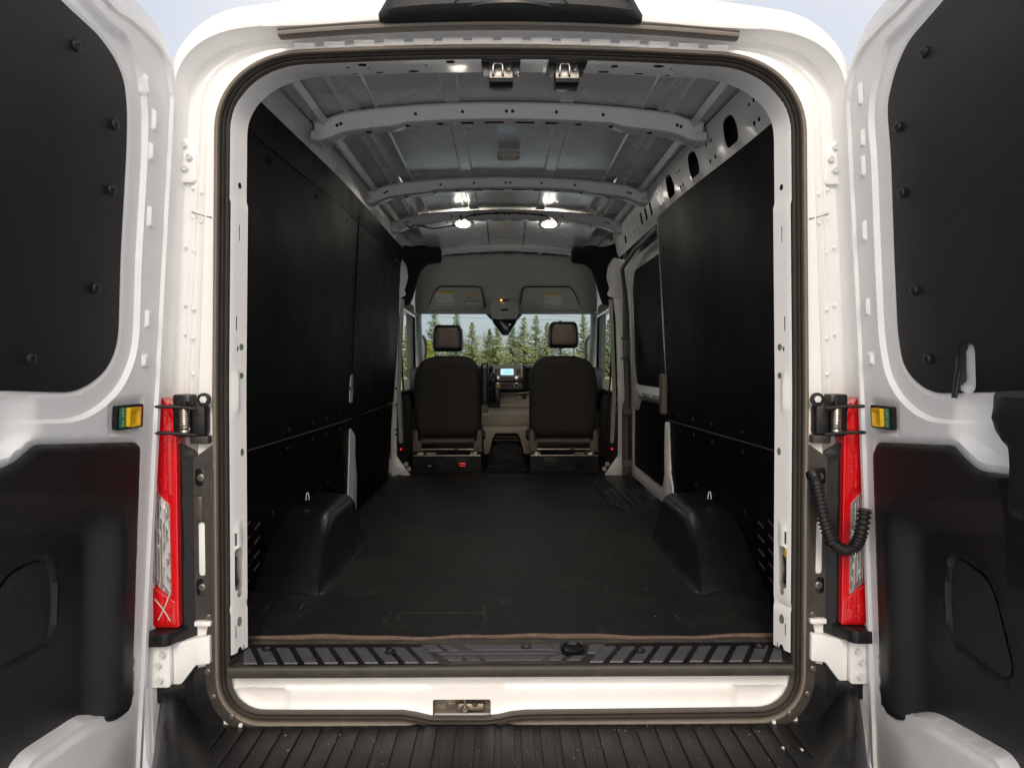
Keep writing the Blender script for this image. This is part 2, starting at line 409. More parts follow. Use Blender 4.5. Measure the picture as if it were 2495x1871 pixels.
# ---- nested outlines of the rear opening -------------------------------------------------
NT, NC, NS, NB, NBT = 16, 14, 26, 9, 18
def bez(p1, c1, c2, p2, n):
    o = []
    for k in range(n):
        t = k / n; o.append((1 - t) ** 3 * p1 + 3 * t * (1 - t) ** 2 * c1 + 3 * t * t * (1 - t) * c2 + t ** 3 * p2)
    return o
def half(hw, zt, zc, rx, rz, zb, rb, sag=0):
    V = np.array
    vx = hw(zc); top = lambda x: zt - (zt - zc) * (x / vx) ** 2
    p1 = V([vx - rx, top(vx - rx)]); p2 = V([hw(zc - rz), zc - rz]); c = V([vx, zc])
    o = [V([(vx - rx) * k / NT, top((vx - rx) * k / NT)]) for k in range(NT)]
    o += bez(p1, p1 + (c - p1) * .6, p2 + (c - p2) * .6, p2, NC)
    for k in range(NS):
        z = p2[1] + (zb + rb - p2[1]) * k / NS; o.append(V([hw(z), z]))
    q1 = V([hw(zb + rb), zb + rb]); q2 = V([hw(zb) - rb, zb]); c = V([hw(zb), zb])
    o += bez(q1, q1 + (c - q1) * .6, q2 + (c - q2) * .6, q2, NB)
    o += [V([q2[0] * (1 - k / NBT), zb - sag * k / NBT]) for k in range(NBT)]
    o.append(V([0, zb - sag])); return np.array(o)
def full(h):
    l = h[1:-1][::-1].copy(); l[:, 0] *= -1
    return np.vstack([h, l])
hwB = lambda z: np.interp(z, [.5, .72, 1.467, 2.2, 2.6], [.783, .784, .780, .765, .755])
hwO = lambda z: np.interp(z, [.3, .9, 1.5, 2.2, 2.6], [1.02, 1.02, .99, .93, .90])
HB = half(hwB, 2.383, 2.352, .20, .17, .581, .10, .004)
HO = half(hwO, 2.590, 2.492, .17, .18, .30, .15)
B = full(HB); O_ = full(HO); N = len(B)
# the bottom run of the seal dips under the latch pocket
dip = .016 * ss(B[:, 0], -.30, -.22) * (1 - ss(B[:, 0], -.07, .03)) * (B[:, 1] < .63)
B[:, 1] -= dip
hidx = np.arange(len(HB))
topw_h = 1 - ss(hidx.astype(float), NT - 4, NT + NC + 1)
botw_h = ss(hidx.astype(float), NT + NC + NS - 2, NT + NC + NS + NB)
TW = np.concatenate([topw_h, topw_h[1:-1][::-1]]); BW = np.concatenate([botw_h, botw_h[1:-1][::-1]])
def tri(v):
    if not isinstance(v, tuple): v = (v, v, v)
    return v[0] * (1 - TW - BW) + v[1] * TW + v[2] * BW
tn = np.roll(B, -1, 0) - np.roll(B, 1, 0); NRM = np.stack([-tn[:, 1], tn[:, 0]], 1); NRM /= np.linalg.norm(NRM, axis=1)[:, None]
if (NRM[0] @ np.array([0, 1])) < 0: NRM = -NRM
def ringq(q, y):
    q = tri(q); y = tri(y); p = B + (O_ - B) * q[:, None]
    return [(a[0], b, a[1]) for a, b in zip(p, y)]
def ringo(o, y):
    o = tri(o); y = tri(y); p = B + NRM * o[:, None]
    return [(a[0], b, a[1]) for a, b in zip(p, y)]

# body: flange under the seal, stepped door recess, rim, then roof and sides running forward
rings = [ringo(-.001, .014), ringo((.037, .026, .036), .012), ringq((.36, .20, .4), (.010, .012, .012)),
         ringq((.385, .215, .42), (.018, .016, .02)), ringq((.41, .23, .45), (.034, .022, .03)),
         ringq((.54, .30, .6), (.046, .045, .05)), ringq((.565, .33, .62), (.036, .046, .05)), ringq((.60, .35, .64), (.036, .046, .05)),
         ringq((.62, .365, .66), (.044, .046, .05)), ringq((.775, .38, .80), (.046, .040, .05)), ringq((.80, .395, .82), (-.018, -.018, .05)),
         ringq((.82, .415, .84), (-.028, -.028, .05)), ringq((.86, .50, .88), (-.030, -.034, .05)), ringq((.93, .74, .93), (-.020, -.024, .06)),
         ringq((.975, .90, .97), (.002, .012, .07)), ringq((1.0, .98, 1.0), (.04, .055, .09)), ringq((1.01, 1.0, 1.0), (.10, .12, .15)),
         ringq((1.03, 1.03, 1.0), (.4, .5, .4)), ringq((1.06, 1.05, 1.0), (1.6, 1.6, 1.6)), ringq((1.06, 1.05, 1.0), (3.05, 3.05, 3.05))]
body = loft('body_shell', rings, 'white', van, ang=38)
# pressed dimples and welded tabs on the recess
def dome(r, h): return [(r, 0), (r * .92, h * .5), (r * .6, h * .9), (0.0005, h)]
weld0 = None
for s in (-1, 1):
    for z in (2.02, 1.94, 1.86, 1.70, 1.62, 1.52, 1.44, 1.37):
        for dx in (.105, .128):
            if dx > .12 and z < 1.6 and z > 1.4: continue
            loc = (s * (hwB(z) + dx - (.02 if z > 1.9 else 0)), .036, z + (.012 if dx > .12 else 0))
            if weld0 is None: weld0 = lathe('weld_spot', dome(.0055, .003), 'white', body, 10, loc=(0, 0, 0)); o = weld0
            else: o = copy(weld0, body)
            at_normal(o, loc, (0, -1, .1))
# row of shallow welded pads under the upper weatherstrip
for k in range(15):
    x = -.56 + k * .08
    zz = 2.383 - .033 * (x / .755) ** 2
    box('roof_tab', (x, .0135, zz + .040), (.058, .008, .020), 'white', body, bev=.004)
# roof seams at the corners
for s in (-1, 1):
    tube('roof_seam', smooth_path([(s * .665, -.028, 2.440), (s * .667, -.029, 2.455), (s * .668, -.027, 2.470), (s * .670, -.018, 2.490)], 5), .004, 'white', body, 8)
    tube('panel_seam', smooth_path([(s * (hwB(1.95) + .045), .008, 1.945), (s * (hwB(1.95) + .075), .016, 1.952), (s * (hwB(1.95) + .112), .040, 1.966)], 5), .0014, 'beige_dk', body, 6)
    tube('panel_seam', smooth_path([(s * (hwB(1.37) + .042), .008, 1.432), (s * (hwB(1.37) + .10), .034, 1.432), (s * (hwB(1.37) + .135), .034, 1.428), (s * (hwB(1.37) + .16), .036, 1.402)], 5), .0018, 'inner', body, 6)

# ---- rubber door seal: lip plus three round beads --------------------------------------
def bead_rings(o0, o1, y0, h, n=7):
    out = []
    for k in range(n):
        a = math.pi * k / (n - 1); t = (1 - math.cos(a)) / 2
        oo = tuple(u + (v - u) * t for u, v in zip(o0, o1)); out.append(ringo(oo, y0 - h * math.sin(a)))
    return out
loft_groove = None
seal = loft('door_seal', bead_rings((.0245, .014, .022), (.040, .029, .042), .012, .013), 'rubber_lip', van)
loft('seal_bead', bead_rings((-.002, -.006, -.004), (.0065, .0008, .0045), .020, .020), 'rubber', seal)
loft('seal_bead', bead_rings((.0095, .0025, .0075), (.0155, .0072, .0125), .020, .024), 'rubber', seal)
loft('seal_bead', bead_rings((.0185, .0090, .0155), (.0235, .0130, .0205), .020, .021), 'rubber', seal)

loft('seal_groove', [ringo((-.001, -.005, -.003), .0105), ringo((.026, .015, .024), .0085)], 'hole', seal)
# ---- inner jamb with its punched holes ---------------------------------------------------
i0 = NT + NC + NS; path = list(range(N - i0 + 1, N)) + list(range(0, i0))    # from lower left, over the top, to lower right
path = [k for k in path]
arc = np.concatenate([[0], np.cumsum(np.linalg.norm(np.diff(B[path], axis=0), axis=1))])
prof_t = np.array([0, .12, .25, .5, 1.0])
prof_o = np.stack([tri(v)[path] for v in [(-.001, -.001, -.001), (-.004, .0, -.004), (-.008, .004, -.008), (-.014, .012, -.014), (-.026, .034, -.026)]])
prof_y = np.stack([tri(v)[path] for v in [(.012, .012, .012), (.017, .03, .017), (.026, .055, .026), (.042, .10, .042), (.072, .20, .072)]])
JW = .12
Bp, Np = B[path], NRM[path]
def jamb_map(s, t, w=0):
    t = t / JW; x = np.interp(s, arc, Bp[:, 0]); z = np.interp(s, arc, Bp[:, 1])
    nx = np.interp(s, arc, Np[:, 0]); nz = np.interp(s, arc, Np[:, 1])
    ki = np.interp(s, arc, np.arange(len(path))); k0 = int(ki); k1 = min(k0 + 1, len(path) - 1); fr = ki - k0
    oo = np.interp(t, prof_t, prof_o[:, k0]) * (1 - fr) + np.interp(t, prof_t, prof_o[:, k1]) * fr
    yy = np.interp(t, prof_t, prof_y[:, k0]) * (1 - fr) + np.interp(t, prof_t, prof_y[:, k1]) * fr
    oo -= w
    return (x + nx * oo, yy, z + nz * oo)
mid = len(path) // 2
def s_at(side, z):       # arc length where the side reaches height z
    r = range(0, mid) if side < 0 else range(mid, len(path))
    k = min(r, key=lambda q: abs(Bp[q, 1] - z)); return arc[k] + (0 if k in (0, len(path) - 1) else (z - Bp[k, 1]) * (1 if side < 0 else -1))
def s_top(x):
    k = min(range(len(path)), key=lambda q: abs(Bp[q, 0] - x) + (9 if Bp[q, 1] < 2.2 else 0)); return arc[k] + (x - Bp[k, 0])
holes = []
for sd in (-1, 1):
    for z, t, rs, rt in [(2.04, .07, .009, .012), (1.595, .082, .010, .016), (1.515, .085, .009, .014), (1.30, .088, .011, .014), (.905, .062, .011, .016), (.825, .062, .014, .017), (.735, .062, .014, .017), (1.59, .055, .008, .006)]:
        holes.append(ell(s_at(sd, z), t, rs, rt, 12))
    for z, t, h in [(1.91, .06, .022), (1.66, .045, .02), (1.06, .035, .018), (.80, .035, .018), (.765, .09, .015)]:
        holes.append(rect(s_at(sd, z) - h, t - .003, s_at(sd, z) + h, t + .003, .002))
    holes.append(rect(s_at(sd, 1.015) - .10, .03, s_at(sd, 1.015) + .02, .085, .015) if sd < 0 else rect(s_at(sd, 1.015) - .02, .03, s_at(sd, 1.015) + .10, .085, .015))
for x, t, rx, ry in [(-.415, .035, .013, .010), (-.405, .062, .004, .004), (-.46, .05, .004, .005), (-.17, .03, .013, .010), (.175, .03, .013, .010), (.29, .05, .010, .012), (.41, .035, .015, .010), (.45, .05, .004, .004),
                     (-.285, .102, .016, .010), (.27, .102, .016, .010), (-.24, .05, .004, .004), (-.385, .105, .012, .006), (.375, .105, .014, .006), (-.46, .108, .008, .005), (.46, .108, .008, .005)]:
    holes.append(ell(s_top(x), t, rx, ry, 12))
jp = [(0.002, 0), (arc[-1] - .002, 0), (arc[-1] - .002, JW), (.002, JW)]
def jamb_relief(P):
    w = np.zeros(len(P))
    for sd in (-1, 1):
        for z, t in [(1.47, .045), (1.05, .055)]:
            w += .005 * (1 - ss(np.maximum(np.abs(P[:, 0] - s_at(sd, z)) - .045, 0) + np.maximum(np.abs(P[:, 1] - t) - .012, 0), .0, .012))
        w += -.006 * (1 - ss(np.abs(P[:, 0] - s_at(sd, .865)), .0, .006))          # overlap joint
        w += .004 * ss((s_at(sd, 1.995) - P[:, 0]) * (1 if sd < 0 else -1), -.004, .004)
    w += .002 * (ss(P[:, 0], s_top(-.49) - .003, s_top(-.49) + .003) - ss(P[:, 0], s_top(.49) - .003, s_top(.49) + .003))
    return w
jamb = sheet('door_jamb', jp, jamb_map, 'white', van, holes, .016, jamb_relief, ang=30)
r1 = [jamb_map(s, JW) for s in arc]
kk = np.arange(len(path)); tw = TW[path]
r2 = []
for q, s in zip(r1, arc):
    k = int(round(np.interp(s, arc, kk))); n = Np[k]; a = .03 * (1 - tw[k]) + .012 * tw[k]
    r2.append((q[0] + n[0] * a, q[1] + .012 + .02 * tw[k], q[2] + n[1] * a))
r3 = []
for q, s in zip(r1, arc):
    k = int(round(np.interp(s, arc, kk))); n = Np[k]; a = .07 * (1 - tw[k]) + .10 * tw[k]
    r3.append((q[0] + n[0] * a, q[1] + .015 + .06 * tw[k], q[2] + n[1] * a))
loft('jamb_return', [r1, r2, r3], 'inner', jamb, closed=False)
# dark cavity behind the punched holes
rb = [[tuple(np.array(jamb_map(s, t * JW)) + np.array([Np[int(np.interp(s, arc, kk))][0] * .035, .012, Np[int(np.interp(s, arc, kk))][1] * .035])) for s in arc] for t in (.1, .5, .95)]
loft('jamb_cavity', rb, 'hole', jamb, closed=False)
for sd in (-1, 1):       # wiring plug in the lower pocket
    box('connector', (sd * .785, .055, .945), (.02, .022, .045), 'plastic_s', jamb, .004, rot=(.2, .1 * sd, 0))
    box('connector', (sd * .782, .052, .985), (.014, .016, .04), 'plastic', jamb, .003, rot=(-.3, 0, .2))
tube('jamb_wire', smooth_path([(.782, .05, 1.045), (.775, .048, 1.02), (.779, .052, .995)], 6), .003, 'yellow', jamb, 6)

# striker brackets under the header
for x in (-.030 - .0, .155):
    e = empty('striker_bracket', (x, .1, 2.37), van)
    def L_(dx, dy, dz): return (dx, dy, dz)
    bk = box('mounting_plate', (0, .005, .013), (.108, .15, .012), 'plastic_s', e, .004, rot=(R(7), 0, 0)); bk.location.z = .006
    box('striker_block', (0, .0, -.012), (.068, .07, .05), 'plastic_s', e, .004)
    box('striker_plate', (0, -.037, -.008), (.066, .006, .040), 'steel', e, .003)
    tube('striker_loop', smooth_path([(-.022, -.036, -.022), (-.022, -.052, -.020), (-.021, -.056, .002), (-.016, -.056, .007), (-.001, -.056, .007), (.004, -.056, .002), (.005, -.052, -.020), (.005, -.036, -.022)], 5), .0035, 'chrome', e, 8)
    lathe('striker_pin', [(.010, 0), (.010, .004), (.0065, .006), (.0065, .016), (.004, .018), (.0005, .018)], 'steel', e, 14, (0, -1, .1), (.022, -.037, -.008))

# upper weatherstrip on the roof edge
def strip_ring(q, y, x0, x1, n=50):
    out = []
    for k in range(n):
        x = x0 + (x1 - x0) * k / (n - 1); out.append((x, y, q - .018 - .030 * (x / .62) ** 2))
    return out
ws = loft('weatherstrip', [strip_ring(z, y, -.618, .603) for z, y in [(2.481, -.028), (2.480, -.036), (2.476, -.040), (2.472, -.038), (2.471, -.034)]], 'rubber', van, closed=False)
loft('strip_bead', [strip_ring(z, y, -.616, .601) for z, y in [(2.472, -.030), (2.470, -.041), (2.465, -.045), (2.459, -.043), (2.457, -.034), (2.457, -.022), (2.459, -.010)]], 'rubber_lip', ws, closed=False)

# high brake light and camera housing
hs = empty('camera_housing', (0, 0, -.044), van)
def hous(x0, x1, n=14):
    rr = []
    for k in range(n):
        t = k / (n - 1); x = x0 + (x1 - x0) * t; a = abs(x + .004) / .345
        e_ = math.sqrt(max(0, 1 - a ** 5)); zb_ = 2.492 + .012 * (1 - e_) - .014 * a * a; zt_ = zb_ + .012 + .10 * e_; yb = -.04
        rr.append([(x, yb + .03, zb_ + .0), (x, yb - .012 - .035 * e_, zb_ + .004), (x, yb - .018 - .045 * e_, zb_ + .014 + .006 * e_), (x, yb - .012 - .035 * e_, zt_ - .03 * e_), (x, yb + .03, zt_), (x, .10, zt_ + .01)])
    return rr
loft('housing_shell', hous(-.349, .341, 28), 'plastic', hs, closed=False, ang=50)
lathe('camera_eye', [(.013, 0), (.013, .006), (.010, .007), (.009, .004), (.0045, .004), (.004, .007), (.0005, .008)], 'steel', hs, 20, (0, -1, -.35), (-.004, -.092, 2.527))
for s in (-1, 1):
    tube('housing_groove', smooth_path([(s * .165 - .004, -.083, 2.494), (s * .14 - .004, -.105, 2.515), (s * .10 - .004, -.095, 2.56)], 5), .0015, 'hole', hs, 6)
    tube('housing_groove', smooth_path([(s * .335 - .004, -.062, 2.512), (s * .322 - .004, -.072, 2.516), (s * .28 - .004, -.088, 2.546), (s * .25 - .004, -.09, 2.575)], 5), .0022, 'hole', hs, 6)
loft('camera_ledge', [[(x - .004, -.075 - .045 * (1 - (abs(x) / .15) ** 2), 2.512 + d) for x in np.linspace(-.15, .15, 15)] for d in (-.008, .0)] + [[(x - .004, -.06, 2.515) for x in np.linspace(-.15, .15, 15)]], 'plastic_s', hs, closed=False)

# ---- lower white panel with the latch pocket ---------------------------------------------
low = [(p[0], p[1]) for p in B if p[1] < .70]
left = sorted([p for p in low if p[0] < 0], key=lambda p: (-p[1], p[0])); 
bi = [k for k in range(N) if B[k, 1] < .70]
lp = [tuple(B[k] + NRM[k] * .03) for k in bi]
lp = [(lp[0][0], .715)] + lp + [(lp[-1][0], .715)]
pocket = rect((-0.2223, 0.6062)[0], (-0.2224, 0.5494)[1] - .004, (-0.0596, 0.6053)[0], (-0.0596, 0.6053)[1], .006)
def low_relief(P):
    x, z = P[:, 0], P[:, 1]
    bump = .6 * np.exp(-((x + .12) / .09) ** 4)
    w = -.016 * ss(z, .640 + .010 * bump, .648 + .010 * bump) + .016 * ss(z, .662 + .004 * bump, .672)
    e = sdf(P, lp); w += .012 * (1 - ss(e, .02, .05))
    cor = ss(np.abs(x), .625, .637) * (1 - ss(z, .632, .642)); w -= .010 * cor
    return w
lpan = sheet('sill_panel', lp, lambda u, v, q: (u, .030 - q, v), 'white', van, [pocket], .013, low_relief)
pk = empty('latch_pocket', (0, 0, 0), van)
(pa, pb), (pc, pd) = pocket[0], pocket[8]
px0, px1 = min(p[0] for p in pocket), max(p[0] for p in pocket); pz0, pz1 = min(p[1] for p in pocket), max(p[1] for p in pocket)
mk('pocket_box', [(px0, .03, pz0), (px1, .03, pz0), (px1, .03, pz1), (px0, .03, pz1), (px0, .10, pz0), (px1, .10, pz0), (px1, .10, pz1), (px0, .10, pz1)],
   [(4, 5, 6, 7), (0, 1, 5, 4), (1, 2, 6, 5), (2, 3, 7, 6), (3, 0, 4, 7)], mat('stained_primer', (.42, .42, .40), .4, metal=.3, speck=(24, .9, (.20, .13, .06))), pk)
box('pocket_lip', ((px0 + px1) / 2, .028, pz0 + .008), (px1 - px0 - .004, .03, .018), 'white', pk, .004)
pcx = (px0 + px1) / 2
lathe('pocket_nut', [(.014, 0), (.014, .006), (.009, .007), (.009, .004), (.001, .004)], 'steel_rust', pk, 18, (0, -1, 0), (px0 + .048, .062, pz1 - .016))
box('nut_plate', (px0 + .048, .07, pz1 - .022), (.028, .008, .038), 'steel_rust', pk, .002)
box('striker_base', (pcx + .025, .062, pz0 + .026), (.075, .02, .022), 'steel_rust', pk, .005)
tube('striker_bar', [(pcx + .008, .05, pz1), (pcx + .008, .045, pz0 + .03), (pcx + .008, .055, pz0 + .02)], .0042, 'steel', pk, 10)
lathe('striker_bolt', [(.011, 0), (.012, .004), (.009, .008), (.001, .008)], 'steel', pk, 14, (0, -.6, 1), (pcx + .008, .048, pz0 + .024))
lathe('striker_bolt', [(.009, 0), (.009, .004), (.001, .005)], 'steel', pk, 12, (0, -.6, 1), (pcx + .036, .055, pz0 + .034))

# ---- sill plate with raised tread pads ----------------------------------------------------
sp_prof = [(.162, .728), (.150, .7335), (.118, .7335), (.112, .729), (.06, .726), (.0, .722), (-.016, .7195), (-.020, .717), (-.0215, .712), (-.0205, .700), (-.018, .690), (-.004, .688)]
rr = []
for y, z in sp_prof:
    hx = np.interp(y, [-.03, .0, .16], [.776, .778, .802])
    rr.append([(x, y - .012 * (x / .78) ** 2 * 0, z) for x in np.linspace(-hx, hx, 41)])
sill = loft('sill_plate', rr, 'trimbrown', van, closed=False, ang=50)
TOPM = 'plastic_s'
mk('tread_base', [(x, y, z) for y, z in [(.117, .7312), (-.012, .7235)] for x in (-.775, .775)], [(0, 1, 3, 2)], 'plastic_s', sill)
def szz(y): return .7242 + (.7312 - .7242) * y / .117
def pad(pts, h=.0035):
    bm = bmesh.new(); vb = [bm.verts.new((x, y, szz(y) - .001)) for x, y in pts]; c = np.mean(pts, 0)
    vt = [bm.verts.new((x + (c[0] - x) * .04, y + (c[1] - y) * .05, szz(y) + h)) for x, y in pts]; n = len(pts)
    bm.faces.new(vt)
    for i in range(n): bm.faces.new((vb[i], vb[(i + 1) % n], vt[(i + 1) % n], vt[i]))
    return bmk('tread_pad', bm, 'pad', sill)
for i in range(10):
    x = -.737 + .0553 * i; wd = .037
    q = [(x, -.006), (x + wd, -.006), (x + wd - .052, .086), (x - .052 if i else x - .035, .086)]
    pad(q)
    pad([(-a + .012, b) for a, b in q][::-1])
pad([(-.178, .006), (-.142, .006), (-.160, .030), (-.196, .030)]); pad([(-.124, .006), (-.088, .006), (-.104, .030), (-.140, .030)])
pad([(.190, .006), (.154, .006), (.172, .030), (.208, .030)]); pad([(.136, .006), (.100, .006), (.116, .030), (.152, .030)])
pad([(-.072, .006), (.084, .006), (.098, .030), (-.088, .030)])
pad([(-.205, .042), (.128, .042), (.128, .056), (-.215, .056)])
pad([(-.238, .066), (-.196, .066), (-.225, .100), (-.262, .100)]); pad([(-.180, .066), (-.150, .066), (-.172, .100), (-.210, .100)])
pad([(-.110, .068), (.120, .068), (.100, .100), (-.140, .100)])
pad([(.215, .046), (.240, .046), (.275, .100), (.225, .100)])
for x, y in [(-.70, .078), (-.345, .055), (.365, .055), (.715, .078), (.042, .085)]:
    lathe('tread_screw', [(.016, 0), (.016, .004), (.011, .0045), (.010, .001), (.0005, .001)], 'plastic_s', sill, 16, (0, 0, 1), (x, y, szz(y) + .002))
lathe('drain_cup', [(.034, 0), (.034, .006), (.030, .0065), (.026, .003), (.024, .001), (.0005, .001)], 'gloss', sill, 24, (0, 0, 1), (.175, .075, szz(.075) + .003))

# ---- dark flange below the opening, with screws ------------------------------------------
def fl_pts(side):
    o = []
    idx = [k for k in range(len(HB)) if HB[k, 1] < 1.285]
    for k in idx:
        kk_ = k if side > 0 else (N - k) % N
        o.append((B[kk_], NRM[kk_], HB[k, 1]))
    return o
lf = fl_pts(1); rt_ = fl_pts(-1)
seq = lf + rt_[::-1][1:]
inn = [(p[0] + n[0] * .034, -.002, p[1] + n[1] * .034) for p, n, z in seq]
ow = lambda z: float(np.interp(z, [.5, .6, .70, .82, .84, 1.3], [.050, .058, .060, .058, .044, .044]))
out = [(p[0] + n[0] * ow(z), -.002, p[1] + n[1] * ow(z)) for p, n, z in seq]
out2 = [(p[0] + n[0] * (ow(z) + .004), .008, p[1] + n[1] * (ow(z) + .004)) for p, n, z in seq]
out3 = [(p[0] + n[0] * (ow(z) + .004), .06, p[1] + n[1] * (ow(z) + .004)) for p, n, z in seq]
fl = loft('lower_flange', [inn, [((a[0] + b[0]) / 2, -.003, (a[2] + b[2]) / 2) for a, b in zip(inn, out)], out, out2, out3], 'trimbrown', van, closed=False)
scr0 = lathe('flange_screw', [(.0085, 0), (.0085, .003), (.006, .005), (.0055, .0055), (.0035, .0055), (.003, .003), (.0005, .003)], 'screw', fl, 14)
first = True
for s in (-1, 1):
    for x, z in [(.833, .855), (.836, .703), (.822, .632), (.772, .577)]:
        o = scr0 if first else copy(scr0, fl); first = False
        at_normal(o, (s * x, -.003, z), (0, -1, 0))
# clip heads along the bottom edge
c0 = None
for x in (-.745, -.43, .028, .37, .655 + .07):
    o = box('edge_clip', (0, 0, 0), (.011, .012, .011), mat('white_nylon', (.75, .75, .72), .5), fl, .0035) if c0 is None else copy(c0, fl)
    c0 = c0 or o; o.location = (x, -.012, .545 - .006 * (abs(x) < .2) + .012 * (abs(x) > .6))

# ---- bumper with ribbed step ----------------------------------------------------------------
def bump_z(P):
    x, y = np.abs(P[:, 0]), P[:, 1]
    xc = .955 + (y - .02) * .50
    z = .548 - .30 * ss(x - xc, .012, .075) + .100 * ss(x - xc, -.105, .0) - .03 * ss(-y, .26, .33) - .006 * ss(x - xc, .004, .03) 
    return z
bp = rp([(-1.05, .045), (1.05, .045), (1.05, -.30, .1), (.80, -.36, .1), (-.80, -.36, .1), (-1.05, -.30, .1)], .01)
bumper = sheet('rear_bumper', bp, lambda u, v, q: (u, v, q), 'plastic', van, (), .0095, bump_z, thick=.2, ang=60)
rib0 = None
for k in range(-15, 16):
    x = k * .0525 - .012
    y1 = -.290 if abs(x) < .70 else -.29 + (abs(x) - .70) * .6
    o = box('step_rib', (x, (y1 - .014) / 2, .5505), (.034, -.014 - y1, .008), 'plastic', bumper, .0022)
    if abs(x) > .70: continue
def grit(n, xr, yr, zf, m, parent, seed, smin, smax):
    rg = random.Random(seed); V = []; F = []
    for i in range(n):
        x, y = rg.uniform(*xr), rg.uniform(*yr); s_ = rg.uniform(smin, smax); a = rg.uniform(0, 3.14); e_ = rg.uniform(.3, 1.0); z = zf(x, y); k = len(V)
        for dx, dy in ((-1, -1), (1, -1), (1, 1), (-1, 1)):
            V.append((x + s_ * (dx * math.cos(a) - dy * e_ * math.sin(a)), y + s_ * (dx * math.sin(a) + dy * e_ * math.cos(a)), z))
        V.append((x, y, z + s_ * .6)); F += [(k, k + 1, k + 4), (k + 1, k + 2, k + 4), (k + 2, k + 3, k + 4), (k + 3, k, k + 4)]
    o = mk('grit', V, F, m, parent, 20); o['kind'] = 'stuff'; return o
for x, y in [(.70, -.14), (.745, -.15)]:
    box('paint_chip', (x, y, .556), (.006, .008, .004), 'cream', bumper, .001)
grit(90, (-.7, .75), (-.24, -.03), lambda x, y: .5545, mat('pale_grit', (.30, .28, .25), .9), bumper, 3, .0008, .0022)

# ---- tail lights, black side recess -----------------------------------------------------------
for s in (-1, 1):
    rcs = sheet('lamp_recess', rp([(.855, .62), (.93, .62), (.93, 1.33), (.90, 1.33), (.855, 1.29)], .01), lambda u, v, q, s=s: (s * u, .016 - q, v), 'plastic_s', van, (), .03,
          lambda P: .016 * ss(P[:, 0], .875, .90) * (1 - ss(P[:, 0], .92, .94)), thick=.01)
    tl = empty('tail_light', (0, 0, 0), van)
    # D-shaped body: red surround, clear middle, red cells above
    xo, xi = 1.0, .905
    f = lambda a: s * a
    outer = rp([(.905, .83, .006), (.905, 1.405, .03), (.930, 1.450, .02), (.985, 1.475), (1.02, 1.475), (1.02, .83)], .004)
    prism('lamp_body', [(f(a + .002), b) for a, b in outer], -.018, .05, 'red', tl, .010, seg=3)
    cells = rp([(.918, 1.19, .004), (.918, 1.40, .02), (.938, 1.43), (.99, 1.43), (.99, 1.255)], .004)
    prism('brake_lens', [(f(a + .002), b) for a, b in cells], -.022, -.010, 'redcell', tl, .003)
    cl = rp([(.924, .915, .004), (.924, 1.165, .006), (.99, 1.235), (1.01, 1.235), (1.01, .985), (.98, .965)], .003)
    prism('reverse_lens', [(f(a + .002), b) for a, b in cl], -.0225, -.010, 'clear', tl, .003)
    for k in range(5):
        tube('lens_line', [(f(.938 + k * .0075), -.023, 1.17 + k * .006), (f(.938 + k * .0075), -.023, .945 + k * .006)], .0009, 'cream', tl, 6)
    lo = rp([(.912, .838, .004), (.912, .90, .003), (.99, .955), (1.01, .955), (1.01, .838)], .003)
    prism('lower_lens', [(f(a + .002), b) for a, b in lo], -.0222, -.010, 'redcell', tl, .003)
    prism('bumper_filler', rp([(f(a), b) for a, b in [(.80, .50), (.99, .50), (.99, .655), (.925, .66), (.880, .712), (.80, .718)]][::s], .008), .010, .05, 'plastic', van, .004)
    if s < 0:
        for (a_, b_) in (((-0.9691, -0.026, 0.9144), (-0.9264, -0.026, 0.8521)), ((-0.924, -0.026, 0.937), (-0.9588, -0.026, 0.8548))):
            tube('chalk_mark', smooth_path([a_, ((a_[0] + b_[0]) / 2 + .003, -.026, (a_[2] + b_[2]) / 2), b_], 5), .0016, 'cream', tl, 6)
    # black ledge under the lamp and arm of the lower hinge
    lg = rp([(.835, .062), (.878, .035), (.918, -.055), (.93, -.062), (1.03, -.062), (1.03, .062)], .008)
    prism('lamp_ledge', [(f(a), b) for a, b in lg], .795, .828, 'plastic_s', van, .004, plane='XY')
    prism('lamp_ledge', [(f(a), b) for a, b in rp([(.84, .062), (.87, .05), (.90, .0), (.94, -.012), (1.03, -.012), (1.03, .062)], .008)], .62, .668, 'plastic_s', van, .004, plane='XY')
    ha = rp([(.935, .672), (.905, .672), (.866, .724), (.826, .728), (.826, .806), (.862, .80), (.90, .79), (.935, .79)], .006)
    harm = prism('hinge_mount', [(f(a), b) for a, b in ha][::s], -.014, .048, 'white', van, .004)
    box('mount_tab', (f(.846), -.004, .838), (.045, .02, .014), 'white', harm, .003)
    # textured side trim between recess and seal, with oval screw pockets and white slot
    so = rect(.842, 1.213, .868, 1.262, .012); so2 = rect(.842, .91, .868, .958, .012); so3 = rect(.843, .955 + .01, .862, 1.115, .009); so4 = rect(.846, 1.115, .866, 1.19, .010)
    st = sheet('side_trim', rp([(.815, .83), (.872, .83), (.872, 1.29, .012), (.815, 1.33)], .004), lambda u, v, q, s=s: (s * u, .004 - q, v), 'trimbrown', van, [so, so2, so3, so4], .014, thick=.012)
    for zc_ in (1.237, .934):
        box('screw_pocket', (f(.856), .0095, zc_), (.032, .007, .056), 'gloss', st, .003)
        lathe('trim_screw', [(.010, 0), (.010, .004), (.007, .006), (.004, .006), (.003, .003), (.0005, .003)], 'screw', st, 14, (0, -1, 0), (f(.852), .007, zc_))
    box('white_insert', (f(.853), .016, 1.035), (.022, .012, .158), 'white', st, .004)
    if s < 0: box('rubber_bung', (f(.857), .008, 1.152), (.024, .02, .072), 'rubber', st, .008)

